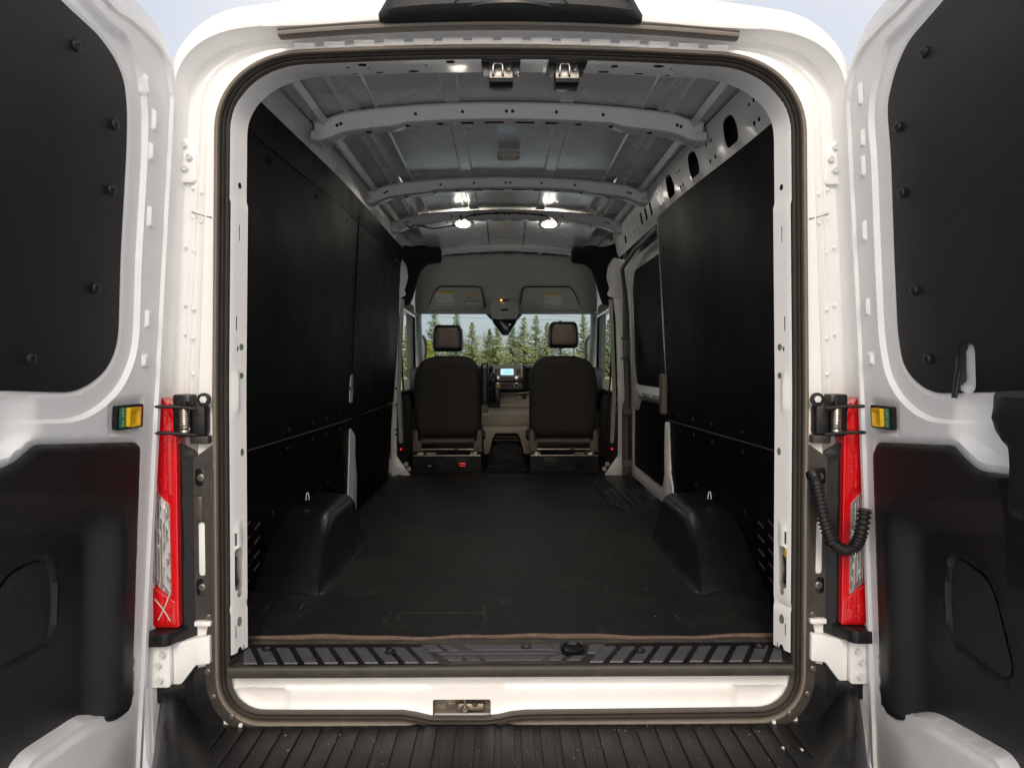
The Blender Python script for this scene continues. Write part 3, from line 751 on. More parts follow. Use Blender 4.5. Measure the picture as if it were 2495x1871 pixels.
# ---- hinges and door check arms ---------------------------------------------------------------
for s in (-1, 1):
    hg = empty('upper_hinge', (0, 0, 0), van)
    hx = s * .900
    prism('hinge_leaf', rp([(hx - s * .035, 2.045), (hx + s * .028, 2.045), (hx + s * .028, 2.165), (hx - s * .012, 2.165), (hx - s * .035, 2.150)][::s], .012), .030, .044, 'white', hg, .003)
    for dx, z in [(-.006, 2.082), (-.018, 2.112), (-.004, 2.145)]:
        lathe('hinge_bolt', [(.011, 0), (.011, .003), (.0075, .004), (.0075, .010), (.004, .010), (.0035, .008), (.0005, .008)], 'bolt', hg, 12, (0, -1, 0), (hx + s * dx, .030, z))
    lh = empty('lower_hinge', (0, 0, 0), van)
    hx = s * .955
    prism('hinge_leaf', rp([(hx - s * .03, .672), (hx + s * .04, .672), (hx + s * .04, .79), (hx - s * .03, .79)][::s], .010), -.034, -.018, 'white', lh, .003)
    for dx, z in [(-.012, .765), (.0, .735), (-.004, .695)]:
        lathe('hinge_bolt', [(.010, 0), (.010, .003), (.0075, .004), (.0075, .011), (.004, .011), (.0035, .009), (.0005, .009)], 'bolt', lh, 12, (0, -1, 0), (hx + s * dx, -.034, z))
    ck = empty('door_check', (0, 0, 0), van)
    box('check_body', (s * .892, .005, 1.408), (.048, .05, .115), 'plastic_s', ck, .006)
    box('check_bracket', (s * .848, .0, 1.395), (.042, .045, .085), 'plastic', ck, .012)
    box('check_foot', (s * .848, .0, 1.342), (.05, .03, .022), 'trimbrown', ck, .003)
    lathe('bracket_eye', [(.018, 0), (.018, .008), (.012, .009), (.011, .006), (.0005, .006)], 'plastic', ck, 18, (0, -1, 0), (s * .832, -.012, 1.452))
    lathe('bracket_bolt', [(.010, 0), (.010, .004), (.006, .005), (.0005, .005)], 'bolt', ck, 6, (0, -1, 0), (s * .832, -.019, 1.452))
    coil = []
    for k in range(11 * 12 + 1):
        a = 2 * math.pi * k / 12; coil.append((s * .876 + .012 * math.cos(a), -.035 + .012 * math.sin(a), 1.374 + .058 * k / 132))
    tube('check_spring', coil, .0024, 'steel', ck, 6)
    tube('spring_core', [(s * .876, -.035, 1.355), (s * .876, -.035, 1.448)], .009, 'plastic_s', ck, 10)
    lathe('spring_collar', [(.013, 0), (.0145, .006), (.012, .012), (.006, .014), (.0005, .014)], 'steel', ck, 16, (0, 0, -1), (s * .876, -.035, 1.372))
    for z in (1.432, 1.362):
        tube('check_rod', smooth_path([(s * .842, -.045, z - .004), (s * .876, -.048, z), (s * .92, -.055, z + .003), (s * .985, -.062, z + .003)], 6), .0048, 'plastic', ck, 8)

# corrugated loom from the right side trim into the door
loom = [(0.8304, -0.006, 1.238), (0.8277, -0.03, 1.219), (0.8317, -0.045, 1.175), (0.8404, -0.055, 1.121), (0.8551, -0.065, 1.075), (0.8818, -0.075, 1.053), (0.9064, -0.085, 1.065), (0.918, -0.095, 1.105), (0.9243, -0.1, 1.167)]
lpth = smooth_path(loom, 40)
lm = tube('wiring_loom', lpth, .012, 'plastic', van, 16, rfun=lambda t: .0150 + (.0026 * (1 if int(t * len(lpth)) % 8 < 4 else -1) if t > .12 else -.002), ang=80)
lathe('loom_collar', [(.018, -.006), (.021, -.004), (.021, .005), (.018, .007)], 'plastic_s', lm, 18, (.45, -.2, -.9), (0.8551, -0.065, 1.075))
lathe('loom_boot', [(.020, -.012), (.019, .0), (.014, .014), (.013, .026)], 'plastic_s', lm, 18, (.05, -.55, -.55), (0.8304, -0.006, 1.238))
DOOR_L = (np.array([-1.00385, -0.04, 0.0]), np.array([-0.08695, -0.9962, 0.00425]), np.array([0.04885, 0.0, 0.99881]), np.array([0.99501, -0.08705, -0.04866]))
DOOR_R = (np.array([1.00234, -0.04, 0.0]), np.array([0.01741, -0.99985, 0.00085]), np.array([-0.04885, 0.0, 0.99881]), np.array([-0.99865, -0.01743, -0.04884]))

# ================================================================== rear doors
# each door is laid out in its own plane: u from the hinge to the free edge, v up, w towards the van's middle
def build_door(D, hinge, board, trim, grille, bezel, fast, P):
    O, du, dv, dn = D
    mp = lambda u, v, q=0.: tuple(O + du * u + dv * v + dn * q)
    nrm = tuple(dn)
    edge_ = curve2([*hinge, (hinge[-1][0] + .12, 2.405), (.62, 2.425)], 6)
    outline = edge_ + rp([(.62, 2.426), (.79, 2.425), (.79, .40), (hinge[0][0], .40)], .05, 5)[6:18] + [(hinge[0][0] + .05, .40), (hinge[0][0] + .012, .42), (hinge[0][0] + .002, .45)]
    board = rp(board, .03, 4); trim = rp(trim, .03, 4); grille = rp(grille, .02, 5)
    bz = rp(bezel, .006, 3); bw = np.array(bz); bc = bw.mean(0)
    def skin(Q):
        e = sdf(Q, outline); b = -sdf(Q, board); t = -sdf(Q, trim)
        lin = lambda x, a, b_: np.clip((x - a) / (b_ - a), 0, 1)
        w = -.012 * (1 - lin(e, .0, .005)) - .008 * lin(e, .017, .0225)
        w += -.012 * (1 - lin(b, .058, .066)) * ss(e, .05, .07) - .003 * (1 - ss(b, .002, .008)) - .05 * (1 - ss(b, -.026, -.010)) * ((.35 + .65 * ss(-sdf(Q, P['notch'][0]), .0, .01)) if P.get('notch') else 1)
        w += -.006 * (1 - ss(t, .0, .014)) - .075 * (1 - ss(t, -.034, -.014))
        rb_ = np.maximum(np.abs(Q[:, 0] - bc[0]) - (np.ptp(bw[:, 0]) / 2 + .008), 0) + np.maximum(np.abs(Q[:, 1] - bc[1]) - (np.ptp(bw[:, 1]) / 2 + .006), 0)
        w += -.006 * (1 - ss(rb_, .0, .006))
        # beaded edge on the hinge side
        # pressed pads along the flange
        for (pu, pv, hw_, hh) in P['pads']:
            k = np.maximum(np.abs(Q[:, 0] - pu) - hw_, 0) + np.maximum(np.abs(Q[:, 1] - pv) - hh, 0)
            w += .008 * (1 - lin(k, .0, .006))
        # swell below the trim panel
        w += .005 * ss(-Q[:, 1], -.66, -.58) * np.exp(-((Q[:, 0] - .17) / .085) ** 2) * ss(t, .014, .04)
        # handle cup towards the free edge
        w += -.035 * ss(Q[:, 0], P['cup'][0], P['cup'][0] + .10) * (1 - ss(np.abs(Q[:, 1] - P['cup'][1]), .05, .12)) * ss(b, .0, .02) * ss(t, .010, .03)
        return w
    door = sheet('rear_door', outline, mp, 'white', van, [], .0085, skin, ang=38, lines=[offset_poly(outline, lambda p, d=d: -d) for d in (.005, .017, .0225)] + [offset_poly(resample(board, .012), lambda p, d=d: d) for d in (.002, .008, .058, .066)] + [offset_poly(resample(trim, .012), lambda p, d=d: d) for d in (-.014, .0, .014, .03)] + [rect(pu - h_ - d, pv - g_ - d, pu + h_ + d, pv + g_ + d, .006) for (pu, pv, h_, g_) in P['pads'] for d in (0, .006)], lstep=.009)
    # outer skin and edge of the door
    loop = resample(outline, .012)
    loft('door_edge', [[mp(u, v, -.016) for u, v in loop], [mp(u, v, -.024) for u, v in loop]], 'white', door)
    lo2 = offset_poly(loop, lambda p: .010 + .050 * float(ss(np.array(p[1]), 2.15, 2.32)))
    loft('outer_skin', [[mp(u, v, -.03) for u, v in loop], [mp(u, v, -.032) for u, v in lo2], [mp(u, v, -.04) for u, v in lo2], [mp(u, v, -.075) for u, v in lo2]], 'white', door)
    sheet('outer_panel', lo2, lambda u, v, q=0: mp(u, v, -.075), 'white', door, (), .1)
    # board over the window opening
    bd = sheet('window_board', board, lambda u, v, q=0: mp(u, v, q), 'board', door, P.get('notch', ()), .04, lambda Q: np.full(len(Q), -.0205) + .0006 * np.sin(Q[:, 1] * 5), thick=.006)
    f0 = None
    for u, v in fast:
        o = lathe('board_fastener', [(.0125, 0), (.0125, .002), (.0105, .005), (.006, .0065), (.0045, .005), (.0005, .0052)], 'plastic', bd, 16) if f0 is None else copy(f0, bd)
        f0 = f0 or o; at_normal(o, mp(u, v, -.0200), nrm)
    # moulded lower trim with its sunk centre
    def tr(Q):
        e = sdf(Q, trim); w = .004 - .010 * (1 - ss(e, .0, .008)) + P['bulge'](Q)
        g = -sdf(Q, grille); w += -.008 * (1 - ss(g, .0, .016)) + .006 * np.exp(-((g - .014) / .007) ** 2)
        return w
    tp = sheet('door_trim', trim, mp, 'trimpl', door, (), .011, tr, ang=60)
    gr = rp([tuple(p) for p in grille], 0)
    gm = mat('speaker_mesh', (.010, .010, .011), .55)
    n = gm.node_tree.nodes; l = gm.node_tree.links
    tc = n.new('ShaderNodeTexCoord'); vo = n.new('ShaderNodeTexVoronoi'); vo.inputs['Scale'].default_value = 190; vo.inputs['Randomness'].default_value = 0
    b_ = n.new('ShaderNodeBump'); b_.inputs['Strength'].default_value = .9; b_.inputs['Distance'].default_value = .003
    l.new(tc.outputs['Object'], vo.inputs['Vector']); l.new(vo.outputs['Distance'], b_.inputs['Height']); l.new(b_.outputs[0], n['Principled BSDF'].inputs['Normal'])
    sheet('speaker_grille', grille, mp, gm, door, (), .015, lambda Q: P['bulge'](Q) + .003 + .004 * ss(sdf(Q, grille), 0, .02), ang=60)
    # interior release: black bezel, yellow paddle, green and red labels
    u0, u1 = bw[:, 0].min(), bw[:, 0].max(); v0, v1 = bw[:, 1].min(), bw[:, 1].max(); W = u1 - u0; H = v1 - v0
    rl = sheet('release_bezel', rect(u0, v0, u1, v1, .006), mp, 'plastic_s', door, (), .01, lambda Q: np.full(len(Q), .002), thick=.012)
    g0 = P['green']      # green strip lies on the free-edge side
    sheet('green_label', rect(u0 + W * .70, v0 + H * .07, u1 - W * .05, v1 - H * .07, .002), mp, 'green', door, (), .02, lambda Q: np.full(len(Q), .0035))
    sheet('red_label', rect(u0 + W * .05, v0 + H * .07, u0 + W * .25, v1 - H * .07, .002), mp, 'crimson', door, (), .02, lambda Q: np.full(len(Q), .0035))
    ya, yb = u0 + W * .26, u0 + W * .69
    sheet('release_paddle', rect(ya, v0 + H * .10, yb, v1 - H * .10, .003), mp, 'yellow', door, (), .0035,
          lambda Q: .014 - .009 * ss(sdf(Q, rect(ya + W * .05, v0 + H * .16, yb - W * .05, v1 - H * .24, .003)), .0, .004), thick=.010)
    for k in range(6):
        vv = v0 + H * (.16 + .13 * k)
        if k != 2: sheet('print_mark', rect(u0 + W * .795, vv, u0 + W * (.84 if k % 2 else .87), vv + H * .05, .001, 2), mp, 'cream', door, (), .02, lambda Q: np.full(len(Q), .0042))
        if k in (0, 2, 3, 5): sheet('print_mark', rect(u0 + W * .12, vv, u0 + W * .17, vv + H * .05, .001, 2), mp, 'cream', door, (), .02, lambda Q: np.full(len(Q), .0042))
    return door, mp

# ---- left door
pb = [(0.0, 0)]
hingeL = [(0.0282, 0.5381), (0.0007, 1.434), (-0.0231, 2.212), (-0.0171, 2.271), (0.0065, 2.328), (0.0473, 2.364), (0.1091, 2.378), (0.1826, 2.382), (0.2482, 2.379)]
boardL = [(0.5456, 1.497), (0.3223, 1.485), (0.2607, 1.502), (0.2053, 1.534), (0.174, 1.579), (0.1637, 1.624), (0.1646, 1.811), (0.1542, 2.062), (0.1559, 2.161), (0.1706, 2.227), (0.2064, 2.263), (0.2668, 2.29), (0.3918, 2.306), (.52, 2.36, .1), (.72, 2.36, .06), (.73, 1.50, .05)]
trimL = [(0.0841, 1.35), (0.082, 1.17), (0.0824, 0.8908), (0.0806, 0.6771), (0.1124, 0.6565), (0.1611, 0.6645), (0.2433, 0.692), (0.2959, 0.6944), (0.4238, 0.6992), (.50, .52, .05), (.74, .52, .05), (.75, 1.30, .05), (0.5404, 1.347), (0.5029, 1.353), (0.4711, 1.371), (0.4466, 1.384)]
grilleL = [(0.3545, 1.117), (0.3372, 1.085), (0.329, 0.9976), (0.3354, 0.9417), (0.3595, 0.9317), (0.4876, 0.9313), (0.5208, 0.9421), (0.5365, 0.9726), (0.5231, 1.008), (0.4811, 1.085), (0.4525, 1.111), (0.3993, 1.121)]
bezelL = [(0.1922, 1.449), (0.0893, 1.443), (0.0863, 1.389), (0.1896, 1.398)]
fastL = [(0.3414, 2.234), (0.202, 2.112), (0.2079, 1.958), (0.2518, 1.722), (0.4445, 1.558), (.60, 1.60), (.66, 2.0)]
def bulgeL(Q):
    c = rp([(0.1617, 1.205), (0.1542, 0.6365), (.40, .40), (.78, .40), (.78, 1.28), (0.5386, 1.292)], .10, 6)
    return -.052 * ss(sdf(Q, c), -.02, .075)
padsL = [(0.0707, 1.923) + (.006, .022), (0.0741, 2.086) + (.006, .018), (0.0658, 1.664) + (.006, .018), (0.0698, 1.557) + (.010, .012), (0.0646, 2.168) + (.006, .022), (0.1071, 2.242) + (.004, .02)]
dl, mpL = build_door(DOOR_L, hingeL, boardL, trimL, grilleL, bezelL, fastL, dict(pads=padsL, cup=(.42, 1.42), bulge=bulgeL, green=1))
dl['label'] = 'left rear door with board and five fasteners'

# ---- right door
hingeR = [(0.0003, 0.4679), (-0.002, 1.407), (-0.0222, 2.207), (-0.0127, 2.271), (0.0184, 2.332), (0.0724, 2.368), (0.1432, 2.381), (0.2044, 2.386), (0.2521, 2.388)]
boardR = [(0.5361, 1.495), (0.3124, 1.483), (0.2605, 1.494), (0.2117, 1.52), (0.1803, 1.554), (0.1644, 1.625), (0.1595, 1.822), (0.1574, 2.064), (0.1488, 2.163), (0.1529, 2.196), (0.1868, 2.254), (0.2415, 2.298), (0.3753, 2.326), (.50, 2.36, .1), (.70, 2.36, .06), (.71, 1.50, .05)]
trimR = [(0.0687, 1.346), (0.0641, 1.162), (0.06, 0.8747), (0.058, 0.6555), (0.0943, 0.6364), (0.1349, 0.6437), (0.2441, 0.6894), (0.3313, 0.7026), (0.4879, 0.7253), (.50, .52, .05), (.74, .52, .05), (.74, 1.28, .03), (0.5706, 1.339), (0.4635, 1.331), (0.4172, 1.354), (0.388, 1.375)]
grilleR = [(0.3142, 1.109), (0.3583, 1.105), (0.4188, 1.089), (0.4419, 1.053), (0.4827, 0.9328), (0.4791, 0.9102), (0.4537, 0.8958), (0.3248, 0.9122), (0.3018, 0.9244), (0.2966, 0.9925), (0.3021, 1.069)]
bezelR = [(0.0699, 1.438), (0.164, 1.444), (0.1611, 1.393), (0.0666, 1.385)]
fastR = [(0.3035, 2.246), (0.1927, 2.116), (0.1994, 1.958), (0.2378, 1.722), (0.28, 1.56), (0.6217, 2.182)]
def bulgeR(Q):
    c = rp([(0.1354, 1.196), (0.1329, 0.6079), (.40, .40), (.78, .40), (.78, 1.24), (0.5663, 1.287)], .10, 6)
    return -.052 * ss(sdf(Q, c), -.02, .075)
padsR = [(0.0525, 2.062) + (.006, .022), (0.0548, 2.133) + (.006, .018), (0.0487, 1.896) + (.006, .022), (0.0522, 1.698) + (.006, .018), (0.0597, 1.563) + (.010, .012), (0.053, 2.247) + (.004, .024)]
nt0, nt1 = (0.3823, 1.487), (0.4408, 1.593)
notchR = rp([(nt0[0], nt0[1] + .001), (nt1[0], nt0[1] + .001), (nt1[0], nt1[1]), (nt0[0], nt1[1])], .022, 6)
dr, mpR = build_door(DOOR_R, hingeR, boardR, trimR, grilleR, bezelR, fastR, dict(pads=padsR, cup=(.36, 1.42), bulge=bulgeR, green=1, notch=[notchR]))
dr['label'] = 'right rear door with cable slot and latch'
# rod and cable in the notch, latch unit on the free edge of the right door
ntu, ntv = (nt0[0] + nt1[0]) / 2, (nt0[1] + nt1[1]) / 2
tube('latch_rod', [mpR(nt0[0] + .012, nt1[1] - .06, -.017), mpR(nt0[0] + .014, nt0[1] - .01, -.005)], .004, 'plastic_s', dr, 8)
tube('latch_rod', [mpR(nt0[0] + .004, nt1[1] - .03, -.019), mpR(nt0[0] + .006, nt0[1] - .01, -.005)], .003, 'plastic', dr, 8)
lat = [(0.5449, 1.497), (0.5998, 1.502), (.74, 1.50), (.74, 1.26), (.575, 1.262), (0.5801, 1.339), (0.5786, 1.395), (0.5588, 1.41), (0.5447, 1.426)]
sheet('latch_housing', rp(lat, .012), mpR, 'plastic', dr, (), .02, lambda Q: .030 + .010 * np.sin(Q[:, 1] * 40) * .2 - .012 * (1 - ss(sdf(Q, rp(lat, .012)), 0, .012)), thick=.05)
sheet('latch_cover', rp([(0.551, 1.333), (0.5941, 1.34), (.72, 1.26), (.72, 1.13), (.57, 1.13), (0.5655, 1.264)], .012), mpR, 'plastic_s', dr, (), .02, lambda Q: np.full(len(Q), .02), thick=.03)

# ================================================================== load space
# wall line: half width at height z
wx = lambda z: float(np.interp(z, [.70, .75, 1.2, 1.6, 2.0, 2.35], [.835, .832, .818, .803, .788, .770]))
wid = lambda y, z=2.: .045 * (1 - float(ss(np.array(float(y)), .0, 1.6))) + .035 * (1 - float(ss(np.array(float(z)), 1.02, 1.25))) * (1 - float(ss(np.array(float(y)), 1.30, 1.62)))
def wall_map(s, off=0.): return lambda u, v, q=0.: (s * (wx(v) + wid(u, v) - off - q), u, v)

# inner wall steel behind the boards
for s in (-1, 1):
    ys = [.085, 1.72] if s > 0 else [.085, 3.4]
    st = mk('side_wall', [(s * (wx(z) + .10), y, z) for z in (.70, 1.2, 1.6, 2.0, 2.35) for y in ys], [(2 * i, 2 * i + 1, 2 * i + 3, 2 * i + 2) for i in range(4)], 'inner', van)

def arch_line(y):   # height where the wheel arch meets the wall
    return .73
rv0 = [None]
def board_panel(s, poly, rivets, holes=(), name='wall_board'):
    def warp(P): return .0025 * np.sin(P[:, 0] * 2.1 + P[:, 1] * 1.7) + .0015 * np.sin(P[:, 0] * 5.0 + 2)
    p = sheet(name, poly, wall_map(s), 'ply', van, holes, .05, warp, thick=.008)
    for (y, z) in rivets:
        o = lathe('rivet', [(.0095, 0), (.0095, .002), (.007, .0045), (.0005, .0055)], 'plastic', p, 12) if rv0[0] is None else copy(rv0[0], p)
        rv0[0] = rv0[0] or o
        at_normal(o, (s * (wx(z) + wid(y, z) - .001), y, z), (-s, 0, .03)); o.parent = p
    return p
SEAM = 1.262
slots_l = [rect(y, z, y + .045, z + .012, .004) for y, z in [(.16, .98), (.16, .93), (.16, .88), (.16, .83), (.24, .955), (.24, .905), (.24, .855)]]
board_panel(-1, rp([(.085, SEAM + .004), (1.742, SEAM + .004), (1.742, 1.30), (1.75, 2.270), (.085, 2.270)], .004),
            [(1.70, z) for z in (1.42, 1.62, 1.80, 1.98, 2.16)] + [(y, SEAM + .035) for y in (.32, .75, 1.05, 1.25, 1.5, 1.66)] + [(y, 2.23) for y in (.5, 1.0, 1.5)])
board_panel(-1, rp([(.085, .735), (1.715, .735), (1.735, SEAM - .004), (.085, SEAM - .004)], .004),
            [(y, SEAM - .035) for y in (.32, .75, 1.05, 1.25, 1.5)] + [(y, .99) for y in (.7, 1.1, 1.4, 1.62)])
board_panel(-1, rp([(1.757, SEAM + .004), (3.16, SEAM + .004), (3.30, 1.70, .2), (3.30, 2.270), (1.765, 2.270)], .004),
            [(1.80, z) for z in (1.42, 1.62, 1.80, 1.98, 2.16)] + [(y, SEAM + .035) for y in (2.1, 2.4, 2.7, 3.0)] + [(3.2, 1.9), (3.2, 1.6)])
board_panel(-1, rp([(1.80, .735), (3.01, .735), (3.14, SEAM - .004), (1.757, SEAM - .004), (1.757, 1.15), (1.80, 1.05)], .01),
            [(y, SEAM - .035) for y in (2.1, 2.4, 2.7)] + [(2.95, .95), (2.4, .9)])
slots_r = [rect(y, z, y + .045, z + .012, .004) for y, z in [(.16, .99), (.16, .94), (.16, .885), (.16, .83), (.245, .965), (.245, .91), (.245, .86)]]
board_panel(1, rp([(.085, SEAM + .004), (1.66, SEAM + .004), (1.685, 1.5), (1.70, 1.8), (1.755, 2.30), (.085, 2.30)], .004),
            [(1.64, z) for z in (1.40, 1.58, 1.76, 1.94, 2.12)] + [(y, SEAM + .035) for y in (.28, .62, .95, 1.2, 1.42, 1.62)])
board_panel(1, rp([(.085, .735), (1.60, .735), (1.655, SEAM - .004), (.085, SEAM - .004)], .004),
            [(y, SEAM - .035) for y in (.28, .62, .95, 1.2, 1.42)] + [(y, .99) for y in (.7, 1.05, 1.3)] + [(1.6, z) for z in (1.2, 1.1, 1.0)])
lv0 = None
for s in (-1, 1):
    for y, z in [(.47, 1.0), (.47, .95), (.47, .90), (.47, .85), (.47, .80), (.56, .975), (.56, .925), (.56, .875), (.56, .83)]:
        o = box('louvre_highlight', (0, 0, 0), (.006, .055, .009), 'screw', van, .0025) if lv0 is None else copy(lv0, van)  # raised louvre bars; their grey paints in the highlights on the slots
        lv0 = lv0 or o; o.location = (s * (wx(z) + wid(y, z) + .0005), y, z); o.rotation_euler = (R(12), 0, 0)
# aluminium strips over the level seams
for s, y1 in ((-1, 1.735), (1, 1.66)):
    tube('seam_strip', [(s * (wx(SEAM) + wid(y) - .003), y, SEAM + .006 - .008 * y / y1) for y in np.linspace(.09, y1, 12)], .0032, 'trimbrown', van, 6)
for y in (1.748,):
    tube('seam_strip', [(-(wx(2.3) - .004), y + .01, 2.31), (-(wx(1.8) - .003), y + .005, 1.8), (-(wx(1.40) - .003), y, 1.41)], .0028, 'plastic', van, 6)
# tie-down loops above the arches
for s in (-1, 1):
    e = tube('tie_down', smooth_path([(s * .838, .98, .985), (s * .836, .98, 1.008), (s * .833, .983, 1.015), (s * .829, .986, 1.008), (s * .827, .988, .985)], 5), .0024, 'white', van, 8)

# exposed pillar metal at the board joints
def pillar(name, poly, off, thick=.02, m='inner', s=-1, rel=None):
    return sheet(name, poly, wall_map(s, off), m, van, (), .03, rel, thick=thick)
pillar('pillar_slot', rp([(1.70, 1.345), (1.755, 1.345), (1.765, 1.36), (1.765, 1.47), (1.745, 1.495), (1.715, 1.485), (1.70, 1.46)], .012), .003)
pillar('lower_pillar', rp([(1.72, .735), (1.87, .735), (1.86, .95), (1.80, 1.06), (1.79, 1.16), (1.745, 1.21), (1.725, 1.21)], .012), .004, .03, rel=lambda P: .012 * ss(P[:, 0], 1.75, 1.78))
pillar('lower_pillar', rp([(1.585, .735), (1.76, .735), (1.76, .90), (1.71, .97), (1.70, 1.10), (1.665, 1.25), (1.64, 1.25), (1.645, 1.0), (1.60, .93)], .012), .004, .03, s=1, rel=lambda P: .012 * ss(P[:, 0], 1.64, 1.67))
pc = box('pillar_handle', (.797, 1.69, 1.39), (.035, .07, .21), 'beige_dk', van, .014, 3)
pillar('pillar_edge', rp([(1.665, 1.30), (1.70, 1.30), (1.72, 1.5), (1.755, 1.75), (1.79, 2.28), (1.755, 2.28), (1.72, 1.8), (1.69, 1.5)], .004), -.006, .03, s=1)

# ---- wheel arch covers -----------------------------------------------------------------------
for s in (-1, 1):
    rings = []
    for t in np.linspace(0, 1, 27):
        y = .52 + .76 * t
        h = .285 * (1 - abs(2 * ss(t, -.05, .70) * .5 - .5) * 2 * 1) if False else None
        up_ = math.sin(math.pi / 2 * min(1, t / .55)) ** 1.0
        h = .012 + .222 * up_
        inner = .668 + .030 * up_; r = min(.062, h * .5)
        ring = [(s * .925, y + .02 * (1 - up_), .73 + h * 1.02)]
        for a in np.linspace(0, 1, 5): ring.append((s * (.92 + (inner + r - .92) * a), y, .73 + h * (1 - .03 * a)))
        for k in range(1, 9):
            a = math.pi / 2 * k / 8; ring.append((s * (inner + r - r * math.sin(a)), y, .73 + h * .97 - r + r * math.cos(a)))
        for a in (.5, 1.0): ring.append((s * (inner - (.012 + .030 * up_) * a), y, .73 + (h * .97 - r) * (1 - a) + .006 * a))
        ring.append((s * (.668 - .016), y, .7335))
        rings.append(ring)
    last = [(p[0], p[1] + .05 * (1 - (p[2] - .73) / .4), .733 if k > 6 else p[2] * .3 + .73 * .7) for k, p in enumerate(rings[-1])]
    first_ = [(p[0], .515, .7335) for p in rings[0]]
    loft('wheel_arch', [first_] + rings + [[(p[0], 1.285, .732) for p in rings[-1]]], 'plastic_s', van, closed=False, ang=60)

# ---- floor -----------------------------------------------------------------------------------
fl_ = mk('load_floor', [(-.95, .13, .715), (.95, .13, .715), (.95, 5.1, .715), (-.95, 5.1, .715), (-.95, .13, .60), (.95, .13, .60), (.95, 5.1, .60), (-.95, 5.1, .60)],
         [(0, 1, 2, 3), (7, 6, 5, 4), (0, 4, 5, 1), (2, 6, 7, 3), (1, 5, 6, 2), (3, 7, 4, 0)], 'plastic', van)
rear = []
rng = random.Random(4)
for k in range(61):
    x = .80 - 1.60 * k / 60
    y = .148 + .006 * math.sin(x * 9 + 1) + .003 * math.sin(x * 31) + .012 * math.exp(-((x + .14) / .10) ** 2) + .02 * max(0, -x - .74) * 6
    rear.append((x, y))
step_cut = [(0.8254, 2.005), (0.776, 2.018), (0.5919, 2.059), (0.6119, 2.85)]
front = [(-.81, 2.98), (-0.7963, 3.246), (-0.669, 3.098), (-.50, 3.34), (-.13, 3.33), (.10, 3.33), (.55, 3.33)]
mat_poly = [(.805, .20)] + rear[1:] + [(-.90, .5), (-.89, 1.2), (-.83, 1.6)] + front + [tuple(p) for p in step_cut[::-1]] + [(.83, 1.55), (.89, 1.2), (.90, .5)]
def mat_rel(P):
    x, y = P[:, 0], P[:, 1]
    w = .0018 * np.sin(x * 7 + y * 3) + .0015 * np.sin(x * 3.1 - y * 5.3 + 1)
    w += .004 * ss(-y, -.23, -.15) * (1 + np.sin(x * 9)) * .5
    for s in (-1, 1):            # the mat rides up in front of each arch
        w += .030 * np.exp(-(((y - .47) / .07) ** 2)) * ss(s * x, .62, .80)
    return w
matob = sheet('floor_mat', mat_poly, lambda u, v, q: (u, v, .735 + q), 'mat', None, (), .03, mat_rel, thick=.010, ang=60)
tag(matob, 'scuffed black rubber mat covering the load floor between the wheel arches', 'floor mat')
edge = loft('felt_edge', [[(x, y - .003, .727 + .0018 * math.sin(x * 40)) for x, y in rear], [(x, y - .007, .731 + .0022 * math.sin(x * 23)) for x, y in rear], [(x, y - .008, .736 + .003 * math.sin(x * 9)) for x, y in rear], [(x, y + .001, .7415 + .003 * math.sin(x * 9)) for x, y in rear]], 'matedge', matob, closed=False)
grit(80, (-.62, .62), (.22, 3.1), lambda x, y: .7365 + float(mat_rel(np.array([(x, y)]))[0]), mat('mat_grit', (.10, .092, .08), .9), matob, 8, .0012, .0034)
# side step well at the sliding door
stepw = empty('side_step', (0, 0, 0), van)
box('step_floor', (.80, 2.45, .70), (.42, 1.15, .012), 'plastic', stepw, .003)
for k in range(5):
    box('step_bar', (.64 + .052 * k, 2.42 + .05 * k, .712), (.030, .55, .012), 'plastic_s', stepw, .003, rot=(0, 0, .05))
tube('step_edge', [(.66, 1.93, .742), (.60, 2.10, .742), (.585, 3.05, .742)], .004, 'trimbrown', stepw, 6)
tube('step_edge', [(.72, 2.02, .738), (.70, 3.0, .738)], .0035, 'trimbrown', stepw, 6)

# ---- roof: skin with swages, bows, rails ------------------------------------------------------
def roof_z(x): return 2.548 - .055 * (np.abs(x) / .72) ** 2.2
def roof_rel(P):
    x = np.abs(P[:, 0]); z = roof_z(P[:, 0])
    for a, b, d in [(.188, .243, .006), (.505, .512, .006), (.575, .583, .012), (.617, .628, .012), (.735, .76, .010)]:
        z = z - d * (ss(x, a - .005, a + .003) - ss(x, b - .003, b + .005))
    z = z + .010 * (ss(x, .512, .524) - ss(x, .575, .582))
    return z
roof = sheet('roof_skin', rect(-.80, .10, .80, 4.3, .001, 1), lambda u, v, q: (u, v, q), 'roofin', van, (), .05, roof_rel, ang=25)
# finer strips so the swages read crisply
me = roof.data
def grid_roof():
    xs = sorted(set(np.round(np.concatenate([np.linspace(-.80, .80, 33)] + [np.array([s * (e + d)]) for s in (-1, 1) for e in (.188, .243, .505, .512, .575, .583, .617, .628, .735, .76) for d in (-.005, -.002, .0, .003, .005)]), 4)))
    ys = np.linspace(.10, 4.3, 45); V = []; F = []
    zz = roof_rel(np.array([(x, 0) for x in xs]))
    for y in ys:
        for x, z in zip(xs, zz): V.append((x, y, z + .004 * math.sin(y * 2.6) * (1 - abs(x))))
    n = len(xs)
    for j in range(len(ys) - 1):
        for i in range(n - 1): F.append((j * n + i, j * n + i + 1, (j + 1) * n + i + 1, (j + 1) * n + i))
    return V, F
V_, F_ = grid_roof()
bpy.data.objects.remove(roof); roof = mk('roof_skin', V_, F_, 'roofin', van, ang=22)

